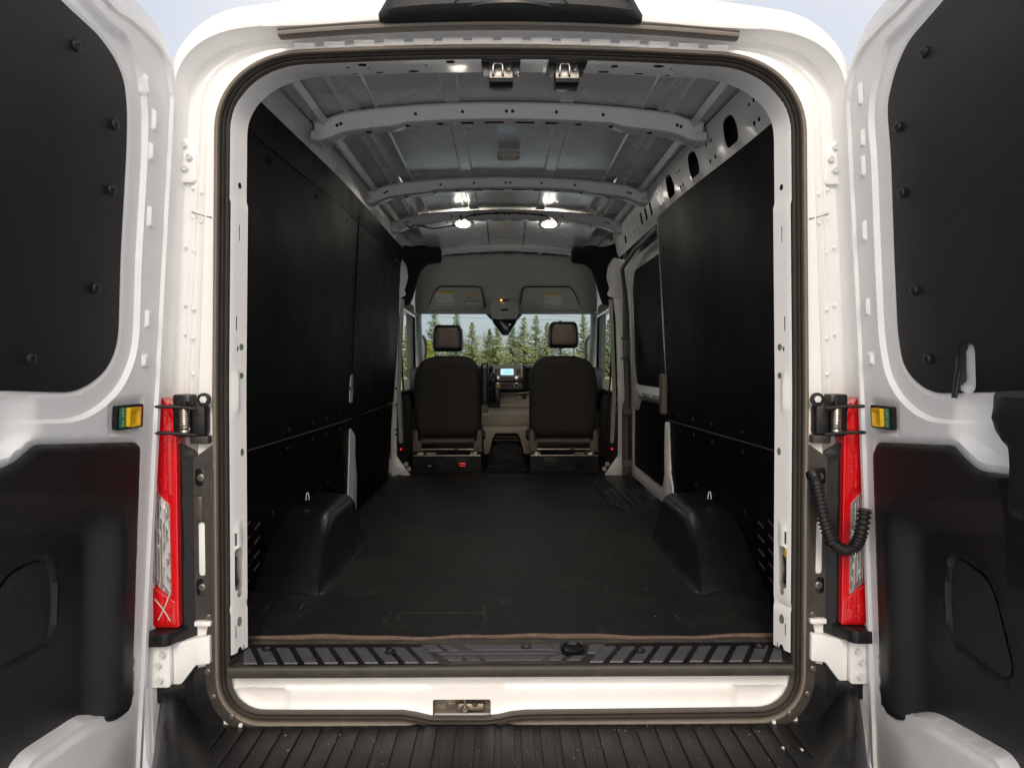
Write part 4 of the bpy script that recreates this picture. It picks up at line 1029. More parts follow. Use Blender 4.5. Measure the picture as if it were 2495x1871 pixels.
def bow(y0, drop=.0, holes=True, harness=False):
    """hat-section cross member: flange, web, foot flange with slots"""
    xs = np.linspace(-.745, .745, 75)
    # s runs across the section: 0 top rear edge .. 1 lower front edge
    prof = [(-.048, -.006), (-.038, -.010), (-.032, -.018), (-.024, -.050), (-.018, -.058), (-.008, -.061), (.055, -.061), (.064, -.054), (.072, -.02), (.09, -.010)]
    def pt(x, k):
        y, dz = prof[k]; a = abs(x)
        wob = .014 * float(ss(np.array(a), .40, .44)) * (1 if k in (3, 4, 5, 6, 7) else 0)
        end = .018 * float(ss(np.array(a), .62, .72))
        return (x, y0 + y + (.010 if a > .42 and k >= 7 else 0), float(roof_z(x)) + dz - wob * .6 - end - drop)
    o = loft('roof_bow', [[pt(x, k) for x in xs] for k in range(len(prof))], 'roofin', van, closed=False, ang=30)
    if holes:
        for x in (-.36, -.18, .0 - .012, .012, .18, .36, -.66, -.645, .66, .645):
            p = (Vector(pt(x, 2)) + Vector(pt(x, 3))) / 2; lathe('bow_hole', [(.0065, 0), (.0065, .001), (.0005, .0012)], 'hole', o, 10, (0, -.97, -.24), p)
        for x, wd in [(-.165, .05), (-.06, .075), (.06, .075), (.165, .05)]:
            p = pt(x, 5); box('bow_slot', (p[0], p[1] + .026, p[2] + .0005), (wd, .020, .004), 'hole', o, .001)
        for x in (-.40, -.27, .27, .40, -.55, .55):
            p = pt(x, 5); lathe('bow_hole', [(.014, 0), (.014, .001), (.0005, .0012)], 'hole', o, 12, (0, 0, -1), (p[0], p[1] + .026, p[2]))
    for s in (-1, 1):
        box('bow_bracket', (s * .742, y0 + .02, float(roof_z(.735)) - .070), (.04, .11, .035), 'inner', o, .008)
    return o
bows = [bow(y) for y in (.84, 1.92, 2.74)]
# curved rear header lip inside the opening
xs = np.linspace(-.70, .70, 61)
# wire loom along the last bow
pts = [(-.66, 2.72, 2.45), (-.63, 2.71, 2.425), (-.60, 2.71, 2.44), (-.55, 2.705, 2.435), (-.48, 2.70, 2.42), (-.36, 2.69, 2.435), (-.31, 2.69, 2.45), (-.29, 2.69, 2.475), (-.22, 2.69, 2.505), (0, 2.69, 2.518), (.22, 2.69, 2.505), (.30, 2.70, 2.485), (.33, 2.71, 2.465)]
wl = tube('roof_wire', smooth_path(pts, 6), .0048, 'plastic_s', van, 6)
for x in (-.30, -.21, -.07, .08, .22):
    lathe('wire_clip', [(.009, 0), (.009, .006), (.004, .010), (.0005, .011)], 'plastic_s', wl, 10, (0, -1, -.2), (x, 2.688, 2.518 - .27 * x * x))
# dome lamps
for x in (-.292, .280):
    dm = empty('dome_lamp', (0, 0, 0), van)
    p = (x, 2.79, 2.478)
    lathe('lamp_rim', [(.074, .014), (.074, .004), (.066, .0), (.060, .002), (.058, .006)], 'liner_lt', dm, 26, (0, -.28, -1), p)
    lathe('lamp_lens', [(.060, 0), (.052, .012), (.03, .020), (.0005, .022)], 'lampglass', dm, 26, (0, -.28, -1), p)
# small fitting on the roof behind the first bow
rf = box('roof_fitting', (-.0, 1.42, 2.52), (.105, .07, .03), 'liner_lt', van, .012, 3)
box('fitting_lens', (0, 1.41, 2.503), (.06, .03, .006), 'cream', rf, .002)

# rails: right bare steel with oval openings, left under a black cover strip
def rail_map(s): 
    def f(u, v, q=0.):      # v: 0 at the board edge .. .2 at the roof
        t = v / .2; x = .785 + .012 * math.sin(t * 2.2) - .055 * t; z = 2.285 + .185 * t
        return (s * (x + wid(u) - q), u, z)
    return f
hol = [rp([(y - .055, .05), (y + .055, .05), (y + .065, .10), (y + .045, .155), (y - .045, .155), (y - .065, .10)], .04, 5) for y in (.62, 1.05, 1.42)]
hol += [rect(y - .022, .055, y + .022, .125, .008) for y in (1.86, 1.99, 2.12)] + [rect(2.64, .04, 2.70, .09, .006)]
for y in (.38, .42, .80, .86, 1.23, 1.27, 1.60, 1.66, 2.25, 2.35, 2.5):
    hol += [ell(y, .06, .010, .009, 10), ell(y + .01, .13, .008, .007, 10)]
rail = sheet('roof_rail', [(.10, 0), (3.05, 0), (3.05, .2), (.10, .2)], rail_map(1), 'inner', van, hol, .045, lambda P: -.006 * np.exp(-((P[:, 1] - .012) / .012) ** 2) + .008 * ss(P[:, 1], .02, .035) * (1 - ss(P[:, 1], .17, .19)))
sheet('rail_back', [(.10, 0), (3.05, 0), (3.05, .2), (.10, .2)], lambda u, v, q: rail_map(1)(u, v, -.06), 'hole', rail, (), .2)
lrail = sheet('roof_rail', [(.10, .0), (3.3, .0), (3.3, .2), (.10, .2)], rail_map(-1), 'roofin', van, (), .08, lambda P: .004 * np.sin(P[:, 1] * 60))
sheet('rail_cover', [(.10, -.01), (3.3, -.01), (3.3, .105), (.10, .105)], rail_map(-1), 'ply', van, (), .06, lambda P: .010 + .010 * ss(P[:, 1], .02, .05) * (1 - ss(P[:, 1], .08, .10)), thick=.004)
for s in (-1, 1):
    loft('rail_swage', [[(s * .725, y, 2.462) for y in (.2, .8)], [(s * .705, y, 2.452) for y in (.2, .8)], [(s * .69, y, 2.472) for y in (.2, .8)]], 'roofin', roof, closed=False)
    for y0, y1 in ((.98, 1.86), (2.06, 2.68)):
        loft('rail_swage', [[(s * .725, y, 2.462) for y in (y0, y1)], [(s * .705, y, 2.452) for y in (y0, y1)], [(s * .69, y, 2.472) for y in (y0, y1)]], 'roofin', roof, closed=False)

# ---- sliding door on the right ------------------------------------------------------------------
SX = .925
sdm = lambda u, v, q=0.: (SX - .05 * max(0, v - 1.4) - q, u, v)
wind = rp([(1.60, 1.40), (3.02, 1.40), (3.06, 1.55), (3.02, 2.10), (2.93, 2.18), (1.6, 2.18)], .06, 5)
lowp = rp([(1.60, .82), (3.10, .82), (3.10, 1.22), (2.96, 1.22), (2.86, 1.30), (1.6, 1.30)], .03, 4)
def sd_rel(P):
    b = -sdf(P, wind); l_ = -sdf(P, lowp)
    return .022 * ss(b, .0, .03) * ss(l_, .0, .03) + .02 * np.exp(-((P[:, 1] - 1.345) / .03) ** 2) * (1 - ss(P[:, 0], 2.85, 2.95))
sd = sheet('sliding_door', rp([(1.60, .74), (3.16, .74), (3.16, 2.26), (1.60, 2.26)], .06), sdm, 'inner', van, [], .03, sd_rel, thick=.04)
sheet('window_board', wind, lambda u, v, q=0: sdm(u, v, .012), 'ply', sd, (), .1)
sheet('lower_board', lowp, lambda u, v, q=0: sdm(u, v, .012), 'ply', sd, (), .1)
for y in (2.2, 2.5, 2.8):
    box('door_rib', (SX - .035, y, 1.345), (.02, .16, .03), 'inner', sd, .008)
tube('door_track_seal', [(.855, 3.04, .80), (.86, 3.06, 1.3), (.845, 3.06, 1.9), (.80, 3.0, 2.20), (.79, 2.5, 2.25), (.79, 1.8, 2.265)], .014, 'rubber', van, 8)
for z0, z1 in ((1.58, 1.72),):
    box('door_check', (.835, 3.0, 1.65), (.035, .05, .15), 'beige_dk', van, .006)
    box('check_tip', (.82, 2.99, 1.72), (.05, .03, .02), 'beige_dk', van, .004); box('check_tip', (.82, 2.99, 1.58), (.05, .03, .02), 'beige_dk', van, .004)
for z in (1.21, .845):
    b_ = box('door_latch', (.84, 3.0, z), (.06, .05, .05), 'beige_dk', van, .006)
tube('pillar_rail', [(.838, 3.0, .80), (.838, 3.0, 1.6)], .010, 'beige_dk', van, 8)

# ================================================================== cab
# ---- B pillars: painted sheet with foot plate ---------------------------------------------------
bpl = [(-0.8237, 1.071), (-0.777, 1.071), (-0.7759, 0.8937), (-0.6713, 0.7444), (-0.8045, 0.7643), (-0.8373, 0.7153)]
up_l = [(-0.8373, 0.7153), (-0.6713, 0.7444), (-0.7759, 0.8937), (-0.7765, 1.172), (-0.7725, 1.335), (-0.7646, 1.627), (-0.757, 1.853), (-0.7402, 1.998), (-0.7075, 2.085), (-0.6911, 2.149), (-0.7004, 2.223), (-0.7388, 2.284), (-.86, 2.3), (-.86, .72)]
up_r = [(-a[0] + .0, a[1]) for a in up_l]
def pil(poly, s):
    hs_ = []
    for zz in (1.36, 1.24, 1.055, 1.02): hs_.append(ell(s * .785, zz, .008, .012, 10))
    o = sheet('b_pillar', poly, lambda u, v, q=0: (u, 3.31 + .0 * u - q if v > 1.3 else 3.31 - q, v), 'inner', van, [], .05, lambda P: .012 * ss(sdf(P, poly), .0, .02), thick=.02)
    for zz in (1.36, 1.24, 1.055, 1.02): lathe('pillar_hole', [(.009, 0), (.009, .002), (.0005, .0022)], 'hole', o, 10, (0, -1, 0), (s * .815, 3.297, zz))
    for x_, zz in ((.745, .80), (.725, .765)): lathe('plug', [(.018, 0), (.018, .003), (.0005, .004)], 'liner_lt', o, 14, (0, -1, 0), (s * x_, 3.297, zz))
    return o
sc_ = (3.31 + 1.94) / (3.04 + 1.94)
def push(poly): return [((p[0] + .0228) * sc_ - .0228, (p[1] - 1.552) * sc_ + 1.552) for p in poly]
PL = rp(push(up_l[:-2]) + [(-.90, 2.3), (-.90, .70)], .012)
PR = rp([(-a + .01, b) for a, b in (push(up_l[:-2]) + [(-.90, 2.3), (-.90, .70)])][::-1], .012)
pil(PL, -1); pil(PR, 1)

# ---- seats ----------------------------------------------------------------------------------------
SY = 3.40
back = [(-0.5442, 1.601), (-0.3114, 1.601), (-0.2524, 1.573), (-0.2107, 1.507), (-0.1935, 1.416), (-0.1903, 1.214), (-0.194, 1.053), (-0.2324, 0.9902), (-0.6612, 0.9907), (-0.6992, 1.054), (-0.702, 1.214), (-0.7012, 1.416), (-0.6835, 1.5), (-0.6415, 1.569)]
bcx = (-0.4477, 1.319)[0]
back = [(p[0] - bcx, p[1]) for p in back]
def seat(cx, dz, flip, label):
    e = empty('seat', (cx, SY, .73), van); e['label'] = label
    Z = lambda z: z - .73
    poly = rp(back, .05, 5)
    def bulge(P):
        d = sdf(P, poly); return .055 * np.sqrt(np.clip(1 - (1 - np.clip(d / .085, 0, 1)) ** 2, 0, 1)) + .006 * ss(d, .10, .2)
    bk = sheet('backrest', poly, lambda u, v, q: (u * flip, .055 - q + .10 * (1.3 - v) * -.2, Z(v)), 'fabric', e, (), .018, bulge, thick=.14, ang=70)
    tube('piping', [(p[0] * flip * .988, .045 + .10 * (1.3 - p[1]) * -.2, Z(p[1])) for p in resample([((a) * 1.0, (b - 1.28) * .99 + 1.28) for a, b in poly], .02)], .0045, 'vinyl_dk', e, 6)
    hp = rp([(-.112, 1.635), (.112, 1.635), (.116, 1.70), (.108, 1.80), (.088, 1.835), (-.088, 1.835), (-.108, 1.80), (-.116, 1.70)], .03, 4)
    hp = [(a, b + dz) for a, b in hp]
    def hb(P):
        d = sdf(P, hp); return .040 * np.sqrt(np.clip(1 - (1 - np.clip(d / .035, 0, 1)) ** 2, 0, 1)) + .004 * ss(d, .03, .06)
    hr = sheet('headrest', hp, lambda u, v, q: (u, .045 - q, Z(v)), 'vinyl_dk', e, (), .012, hb, thick=.11, ang=70)
    ip = [(a * .80, (b - 1.735 - dz) * .76 + 1.735 + dz) for a, b in hp]
    sheet('headrest_face', rp(ip, .02), lambda u, v, q: (u, .045 - q, Z(v)), 'vinyl', e, (), .012, lambda P: hb(P) + .0035 * ss(sdf(P, ip), 0, .01), ang=70)
    for dx in (-.078, .078):
        tube('headrest_post', [(dx, .06, Z(1.59)), (dx, .06, Z(1.66 + dz))], .007, 'chrome', e, 8)
        lathe('post_guide', [(.017, 0), (.015, .012), (.008, .014)], 'plastic_s', e, 12, (0, 0, 1), (dx, .06, Z(1.59)))
    # lower back, recliner covers, pedestal
    tube('back_roll', [(-.20, .055, Z(.955)), (.20, .055, Z(.955))], .024, 'beige_dk', e, 12)
    box('lumbar_bar', (0, .10, Z(.93)), (.40, .05, .05), 'plastic', e, .01)
    for dx in (-1, 1):
        prism('recliner_cover', rp([(dx * .198, Z(.88)), (dx * .262, Z(.875)), (dx * .262, Z(.965)), (dx * .258, Z(1.03)), (dx * .238, Z(1.045)), (dx * .222, Z(1.03)), (dx * .222, Z(.962)), (dx * .198, Z(.958))][::dx], .010), .005, .09, 'beige_dk', e, .006)
        lathe('recliner_knob', [(.04, 0), (.04, .015), (.03, .022), (.0005, .024)], 'plastic', e, 18, (dx, 0, 0), (dx * .262, .07, Z(1.0)))
        box('track', (dx * .20, .18, Z(.86)), (.05, .42, .035), 'steel_rust', e, .004)
        lathe('track_nut', [(.014, 0), (.014, .008), (.007, .010), (.007, .004), (.0005, .004)], 'steel', e, 6, (0, -1, .5), (dx * .208, -.03, Z(.865)))
    tube('cross_bar', [(-.20, .02, Z(.895)), (.20, .02, Z(.895))], .006, 'steel', e, 8)
    tube('seat_cable', smooth_path([(-.02, .0, Z(.865)), (.03, -.01, Z(.88)), (.08, .0, Z(.905)), (.16, .02, Z(.91))], 5), .006, 'plastic', e, 6)
    box('seat_cushion', (0, .33, Z(.99)), (.50, .50, .13), 'fabric', e, .04, 3)
    box('wire_tag', (-.12 * flip, -.01, Z(.868)), (.08, .012, .008), 'cream', e, .002)
    # pedestal box with louvre slots
    sl = []
    for sx in (-.105, .115):
        for k in range(5): sl.append(rect(sx - .045, .755 + k * .019, sx + .045, .755 + k * .019 + .0085, .003))
    sl.append(rect(-.045, .79, .06, .796, .002))
    pf = sheet('pedestal_face', rect(-.255, .722, .255, .855, .008), lambda u, v, q: (u, -.045 - q, Z(v)), 'pedestal', e, sl, .03, thick=.012)
    box('pedestal', (0, .17, Z(.785)), (.49, .38, .125), 'plastic_s', e, .004)
    tube('pedestal_rim', [(-.252, -.05, Z(.857)), (.252, -.05, Z(.857))], .005, 'steel', e, 8)
    return e
s1 = seat(-.448, 0, 1, 'driver seat back with lower headrest'); s2 = seat(.432, .026, -1, 'passenger seat back with raised headrest')
box('red_connector', (.115, -.034, .79 - .73), (.045, .006, .03), 'redglow', s1, .002)
box('battery_cap', (-.05, -.034, .793 - .73), (.03, .006, .012), 'cream', s1, .002)
box('battery_cap', (-.13, -.034, .779 - .73), (.03, .006, .010), 'cream', s1, .002)
# folded armrest beside the driver seat
ar = box('armrest', (-.165, 3.42, 1.385), (.056, .10, .33), 'vinyl_dk', van, .018, 3)
box('armrest_cap', (-.165, 3.37, 1.52), (.030, .02, .03), 'beige', ar, .006); box('armrest_pivot', (-.165, 3.40, 1.205), (.052, .09, .06), 'beige_dk', ar, .01)
for s in (-1, 1):
    lathe('door_marker', [(.009, 0), (.008, .005), (.0005, .006)], 'redglow', van, 12, (-s, -1, 0), (s * .815, 3.52, .885))

# ---- cab sides: door trims, side glass, black frames ------------------------------------------------
for s in (-1, 1):
    X = .875
    win = rp([(3.50, 1.30), (4.72, 1.30), (4.60, 1.55), (4.40, 1.97), (3.55, 1.99)], .05, 5)
    ct = sheet('cab_door', rp([(3.30, .70), (5.0, .70), (5.0, 1.35), (4.52, 2.06), (3.30, 2.10)], .01), lambda u, v, q, s=s: (s * (X - q - .05 * max(0, v - 1.3)), u, v), 'beige_dk', van, [win], .06, lambda P: .02 * (1 - ss(P[:, 1], 1.20, 1.30)), thick=.05)
    sheet('side_glass', win, lambda u, v, q=0, s=s: (s * (X + .03 - .05 * max(0, v - 1.3)), u, v), 'glass', ct, (), .3)
    fr = [(s * (X - .012 - .05 * max(0, v - 1.3)), u, v) for u, v in resample(win, .05)]
    tube('window_frame', fr + [fr[0]], .022, 'gloss', ct, 8)
    box('mirror_mount', (s * .84, 4.60, 1.40), (.06, .16, .12), 'plastic', ct, .02)
    # seat belt and its guide
    tube('seat_belt', [(s * .80, 3.45, 1.72), (s * .79, 3.47, 1.40), (s * .765, 3.49, 1.0)], .008, 'plastic', van, 6)
    bm_ = box('belt_guide', (s * .812, 3.44, 1.73), (.03, .03, .07), 'plastic_s', van, .008)
    lathe('guide_bolt', [(.014, 0), (.012, .008), (.0005, .010)], 'chrome', bm_, 12, (-s, -1, 0), (s * .80, 3.425, 1.70))
    # pillar trim between load space and cab
    loft('pillar_trim', [[(s * a, y, z) for z, a in [(.95, .80), (1.3, .815), (1.7, .80), (2.02, .785)]] for y in (3.335, 3.36, 3.44)][:1] +
         [[(s * (a - .025), 3.36, z) for z, a in [(.95, .80), (1.3, .815), (1.7, .80), (2.02, .785)]], [(s * (a + .01), 3.48, z) for z, a in [(.95, .80), (1.3, .815), (1.7, .80), (2.02, .785)]]], 'liner_lt', van, closed=False)
    # windscreen pillar
    A = [(s * .835, 4.66, 2.02), (s * .85, 4.80, 1.90), (s * .86, 4.98, 1.70), (s * .87, 5.18, 1.45)]
    wp = tube('windscreen_pillar', smooth_path(A, 5), .052, 'liner_lt', van, 12)
    gh = tube('grab_handle', smooth_path([(s * .80, 4.80, 1.80), (s * .772, 4.81, 1.77), (s * .768, 4.87, 1.68), (s * .785, 4.93, 1.60)], 5), .018, 'liner_lt', van, 10)

# ---- headliner, sun visors, overhead console --------------------------------------------------------
HY = lambda v: 3.72 + (2.50 - v) * 1.95            # the liner sweeps forward and down to the windscreen
def hl_map(u, v, q=0.):
    return (u, 3.62 + 1.04 * (1 - ((v - 2.0) / .50) ** 1.5 if v > 2.0 else 1.0) , v - q * 0 - .05 * (abs(u) / .7) ** 2 * 0 - q)
hl = rp([(-.83, 2.005), (.83, 2.005), (.80, 2.18, .12), (.70, 2.375, .08), (.55, 2.415, .1), (.0, 2.445, .3), (-.55, 2.415, .1), (-.70, 2.375, .08), (-.80, 2.18, .12)], .03, 5)
P_, F_ = cdt(hl, (), .04)
def hly(v): return 3.70 + .94 * (1 - max(0., (v - 2.0) / .5)) ** .8
mk('headliner', [(p[0], hly(p[1]) - .10 * abs(p[0]) ** 2.5, p[1]) for p in P_], [tuple(f) for f in F_], 'liner', van, 60)
# front edge down to the glass and roof above it
mk('header_trim', [(x, y, z) for y, z in [(4.62, 2.008), (4.66, 1.998), (4.72, 2.02), (4.6, 2.3), (3.9, 2.56)] for x in (-.9, -.45, 0, .45, .9)], [(5 * j + i, 5 * j + i + 1, 5 * j + 6 + i, 5 * j + 5 + i) for j in range(4) for i in range(4)], 'liner', van, 60)
def visor(x0, x1, s):
    c = (x0 + x1) / 2
    zz = lambda t: 2.025 + .185 * t
    poly = rp([(x0, .0), (x1, .0), (x1 - .05 * (s > 0) - .02, .12), (x1 - .10 * (s > 0) - .03, .185), (x0 + .10 * (s < 0) + .03, .185), (x0 + .05 * (s < 0) + .02, .12)], .035, 5)
    f = lambda u, v, q=0.: (u, hly(2.02 + v) - .10 * abs(u) ** 2.5 - .030 - q, 2.02 + v)
    o = sheet('sun_visor', poly, f, 'liner', van, (), .03, lambda P: .014 * np.sqrt(np.clip(1 - (1 - np.clip(sdf(P, poly) / .02, 0, 1)) ** 2, 0, 1)), thick=.012, ang=60)
    tube('visor_hinge', [f(x0 + .03, -.006, .01), f(x1 - .03, -.006, .01)], .007, 'liner_lt', o, 8)
    ge = rp([(a, b) for a, b in [(p[0] + (c - p[0]) * -.03, p[1] + (.09 - p[1]) * -.05) for p in poly]], 0)
    tube('visor_gap', [f(u, v, -.008) for u, v in resample(ge, .03) if v > .03], .0045, 'hole', o, 6)
    return o, f
v1, f1 = visor(-.715, -.195, -1); v2, f2 = visor(.125, .685, 1)
def sticker(o, f, u, v, w_, h_, cols):
    def q_(a, b, c, d, m, lift, nm='visor_label'): return sheet(nm, [(u + a * w_, v + b * h_), (u + c * w_, v + b * h_), (u + c * w_, v + d * h_), (u + a * w_, v + d * h_)], f, m, o, (), .2, lambda P: np.full(len(P), lift))
    q_(0, 0, 1, 1, 'cream', .0165)
    if cols == 'warn':
        q_(0, .86, 1, 1, 'ylabel', .0175)
        lathe('label_symbol', [(.013, 0), (.013, .0005), (.010, .0006)], 'crimson', o, 18, (0, -1, -.3), f(u + .17 * w_, v + .68 * h_, .0175))
        lathe('label_symbol', [(.0095, 0), (.0095, .0007)], 'cream', o, 18, (0, -1, -.3), f(u + .17 * w_, v + .68 * h_, .0179))
        for k in range(9):
            vv = .08 + .085 * k
            q_(.34 if vv > .52 else .06, vv, .94 - .13 * (k % 3 == 1), vv + .028, 'ink', .0175, 'label_line')
    else:
        q_(0, .88, 1, 1, 'ylabel', .0172); q_(0, .18, 1, .46, mat('label_tan', (.42, .30, .19), .6), .0172)
        for k in range(4): q_(.3, .52 + .09 * k, .95 - .1 * (k % 2), .55 + .09 * k, 'ink', .0176, 'label_line')
        q_(.08, .60, .24, .78, 'ink', .0176, 'label_line')
sticker(v1, f1, -.620, .045, .155, .11, 'warn'); sticker(v1, f1, -.355, .055, .135, .075, 'info')
sticker(v2, f2, .345, .030, .150, .11, 'warn')
oc = prism('overhead_console', rp([(-.105, 1.945), (.07, 1.945), (.105, 1.975), (.115, 2.05), (.075, 2.125), (-.105, 2.125), (-.145, 2.05), (-.135, 1.975)], .03, 5), 4.44, 4.62, 'liner', van, .012, seg=3)
prism('console_face', rp([(-.075, 1.965), (.045, 1.965), (.06, 2.03), (.045, 2.085), (-.075, 2.085), (-.09, 2.03)], .02, 4), 4.434, 4.45, 'liner', oc, .006)
box('console_slot', (-.015, 4.432, 2.022), (.07, .006, .016), 'hole', oc, .005); box('console_bar', (-.015, 4.436, 2.108), (.085, .008, .012), 'hole', oc, .003)
box('airbag_lamp', (-.045, 4.431, 2.109), (.018, .004, .008), 'amber', oc, .001)
mir = prism('sensor_cover', rp([(-.13, 1.955), (.10, 1.955), (.095, 1.92), (.02, 1.80), (-.035, 1.80), (-.125, 1.92)], .015), 4.58, 4.74, 'gloss', van, .012)
box('sensor_lens', (-.008, 4.575, 1.825), (.05, .02, .05), 'plastic', mir, .008)

# black carpet cheeks at the roof corners
for s in (-1, 1):
    ck = [(.90, 2.26), (.90, 2.50), (.80, 2.455), (.735, 2.44), (.66, 2.455), (.60, 2.445), (.505, 2.440), (.505, 2.325), (.61, 2.315), (.665, 2.27), (.70, 2.17), (.745, 2.03), (.765, 2.00), (.83, 2.00), (.84, 2.06), (.79, 2.17), (.785, 2.26)]
    cp = rp([(s * a, b) for a, b in ck][::s], .025, 4)
    sheet('corner_carpet', cp, lambda u, v, q: (u, 3.56 - q + .12 * (2.4 - v), v), 'carpet', van, (), .04, lambda P: .03 * ss(sdf(P, cp), 0, .05), thick=.06, ang=60)
    pg = rp([(s * a, b) for a, b in [(.74, 2.05), (.80, 2.02), (.86, 2.05), (.86, 2.30), (.80, 2.30), (.765, 2.25), (.755, 2.20), (.775, 2.14)]][::s], .02, 4)
    sheet('pillar_gusset', pg, lambda u, v, q: (u, 3.30 - q, v), 'inner', van, (), .03, lambda P: .01 * ss(sdf(P, pg), 0, .02), thick=.03)
# front roof cross member in bright paint
xs = np.linspace(-.62, .62, 41)
fc = loft('front_cross_member', [[(x, 3.66 + y, 2.462 - .045 * (x / .62) ** 2 + z) for x in xs] for y, z in [(-.01, .02), (.0, .0), (.02, -.018), (.06, -.030), (.09, -.025), (.11, .0)]], 'roofin', van, closed=False, ang=40)
for k in range(6):
    x = -.45 + .18 * k; box('liner_clip', (x, 3.75, 2.428 - .045 * (x / .62) ** 2), (.075, .03, .012), 'plastic_s', fc, .003)
# upper liner behind the cross member
pn = loft('roof_liner_panel', [[(x, y, z - .045 * (x / .6) ** 2) for x in np.linspace(-.60, .60, 25)] for y, z in [(2.84, 2.505), (3.1, 2.50), (3.4, 2.488), (3.64, 2.474)]], 'roofin', van, closed=False)
for x in (-.135, .13):
    tube('liner_groove', [(x, 2.84, 2.502), (x, 3.1, 2.497), (x, 3.4, 2.485), (x, 3.64, 2.471)], .003, 'hole', pn, 6)

# ---- windscreen ----------------------------------------------------------------------------------------
ws_p = [(-.86, 4.70, 2.02), (.86, 4.70, 2.02), (.92, 5.30, 1.40), (-.92, 5.30, 1.40)]
wsn = mk('windscreen', [(x * (.92 + .08 * t) * 1.0, 4.70 + .62 * t - .12 * (abs(x) / .9) ** 2, 2.03 - .64 * t) for t in np.linspace(0, 1, 6) for x in np.linspace(-.92, .92, 13)],
   [(13 * j + i, 13 * j + i + 1, 13 * j + 14 + i, 13 * j + 13 + i) for j in range(5) for i in range(12)], 'glass', van, 60)
prism('shade_band', rp([(-.19, 2.0), (.155, 2.0), (.03, 1.86), (-.05, 1.86)], .01), 4.69, 4.695, mat('frit_shade', (.05, .09, .10), .4), wsn, 0)

# ---- dashboard ------------------------------------------------------------------------------------------
dash = empty('dashboard', (0, 0, 0), van)
dp = [(5.25, 1.44), (4.75, 1.515), (4.42, 1.530), (4.36, 1.515), (4.34, 1.48), (4.36, 1.30), (4.42, 1.20), (4.50, 1.15)]
loft('dash_top', [[(x, y + .05 * abs(x) ** 2, z - .02 * (abs(x) / .8) ** 4) for x in np.linspace(-.86, .86, 25)] for y, z in dp], 'plastic', dash, closed=False, ang=50)
def C(px, py, Y): pass
rx, ry = (0.0137, 4.28, 1.459)[0], 4.28
rz = (0.0137, 4.28, 1.459)[2]
box('radio_panel', (rx, 4.30, (0.0137, 4.28, 1.467)[2]), (.265, .06, .115), 'beige', dash, .020, 3)
sw = (-0.0471, 4.27, 1.495); sw2 = (0.0623, 4.27, 1.443)
box('radio_screen', ((sw[0] + sw2[0]) / 2, 4.268, (sw[2] + sw2[2]) / 2), (sw2[0] - sw[0], .006, sw[2] - sw2[2]), 'screen', dash, .003)
for k in range(3):
    box('screen_line', ((sw[0] + sw2[0]) / 2 + .004 * k, 4.2645, sw2[2] + .014 + .013 * k), (.075 - .015 * k, .002, .004), 'cream', dash, 0)
for sx in (-1, 1):
    for k in range(3): box('radio_button', (rx + sx * .095, 4.268, rz + .030 - .018 * k), (.036, .006, .012), 'beige_dk', dash, .002)
bp_ = (0.0136, 4.27, 1.406)
box('button_bar', (bp_[0], 4.285, bp_[2]), (.25, .04, .040), 'beige_dk', dash, .012, 3)
for k in range(5): box('radio_button', (bp_[0] - .075 + .037 * k, 4.262, bp_[2] - .006), (.024, .008, .010), 'beige', dash, .003)
for px in (1075, 1115):
    p = (-0.0754, 4.26, 1.421)[2]; x_ = {1075: (-0.0754, 4.26, 1.423)[0], 1115: (0.0884, 4.26, 1.423)[0]}[px]
    lathe('radio_knob', [(.017, 0), (.017, .012), (.013, .016), (.0005, .016)], 'chrome', dash, 18, (0, -1, 0), (x_, 4.262, p))
cz = (0.0136, 4.26, 1.35)[2]
prism('climate_panel', rp([(rx - .135, cz - .035), (rx + .135, cz - .035), (rx + .125, cz + .030), (rx - .125, cz + .030)], .015), 4.27, 4.33, 'beige_dk', dash, .008)
for x_, m_ in (((-0.0734, 4.26, 1.35)[0], 'amber'), ((0.0905, 4.26, 1.35)[0], 'plastic')):
    lathe('climate_ring', [(.026, 0), (.026, .010), (.020, .012), (.019, .008)], 'chrome', dash, 20, (0, -1, 0), (x_, 4.268, cz))
    lathe('climate_knob', [(.019, 0), (.018, .010), (.0005, .011)], mat('amber_dial', (.55, .24, .03), .4) if m_ == 'amber' else 'plastic', dash, 20, (0, -1, 0), (x_, 4.268, cz))
for dx in (-.04, .0, .035): box('climate_button', (rx + dx, 4.266, cz + .006), (.018, .006, .014), 'plastic_s', dash, .002)
for dx in (-1, 1):
    vx = rx + dx * .215 if dx > 0 else rx - .205
    vent = box('vent_frame', (vx, 4.32, rz - .015), (.115, .03, .14), 'plastic_s', dash, .012)
    for k in range(6): box('vent_slat', (vx, 4.302, rz - .070 + .022 * k), (.10, .022, .006), 'plastic', dash, .002, rot=(.4, 0, 0))
tz = (0.0137, 4.28, 1.276)[2]
prism('tray', rp([(rx - .07, tz - .012), (rx + .075, tz - .012), (rx + .09, tz + .012), (rx - .085, tz + .012)], .006), 4.25, 4.32, 'beige_dk', dash, .005)
tube('trim_line', smooth_path([(-.30, 4.31, tz + .004), (rx, 4.285, tz), (.30, 4.31, tz + .018), (.50, 4.34, tz + .03)], 6), .007, 'beige', dash, 8)
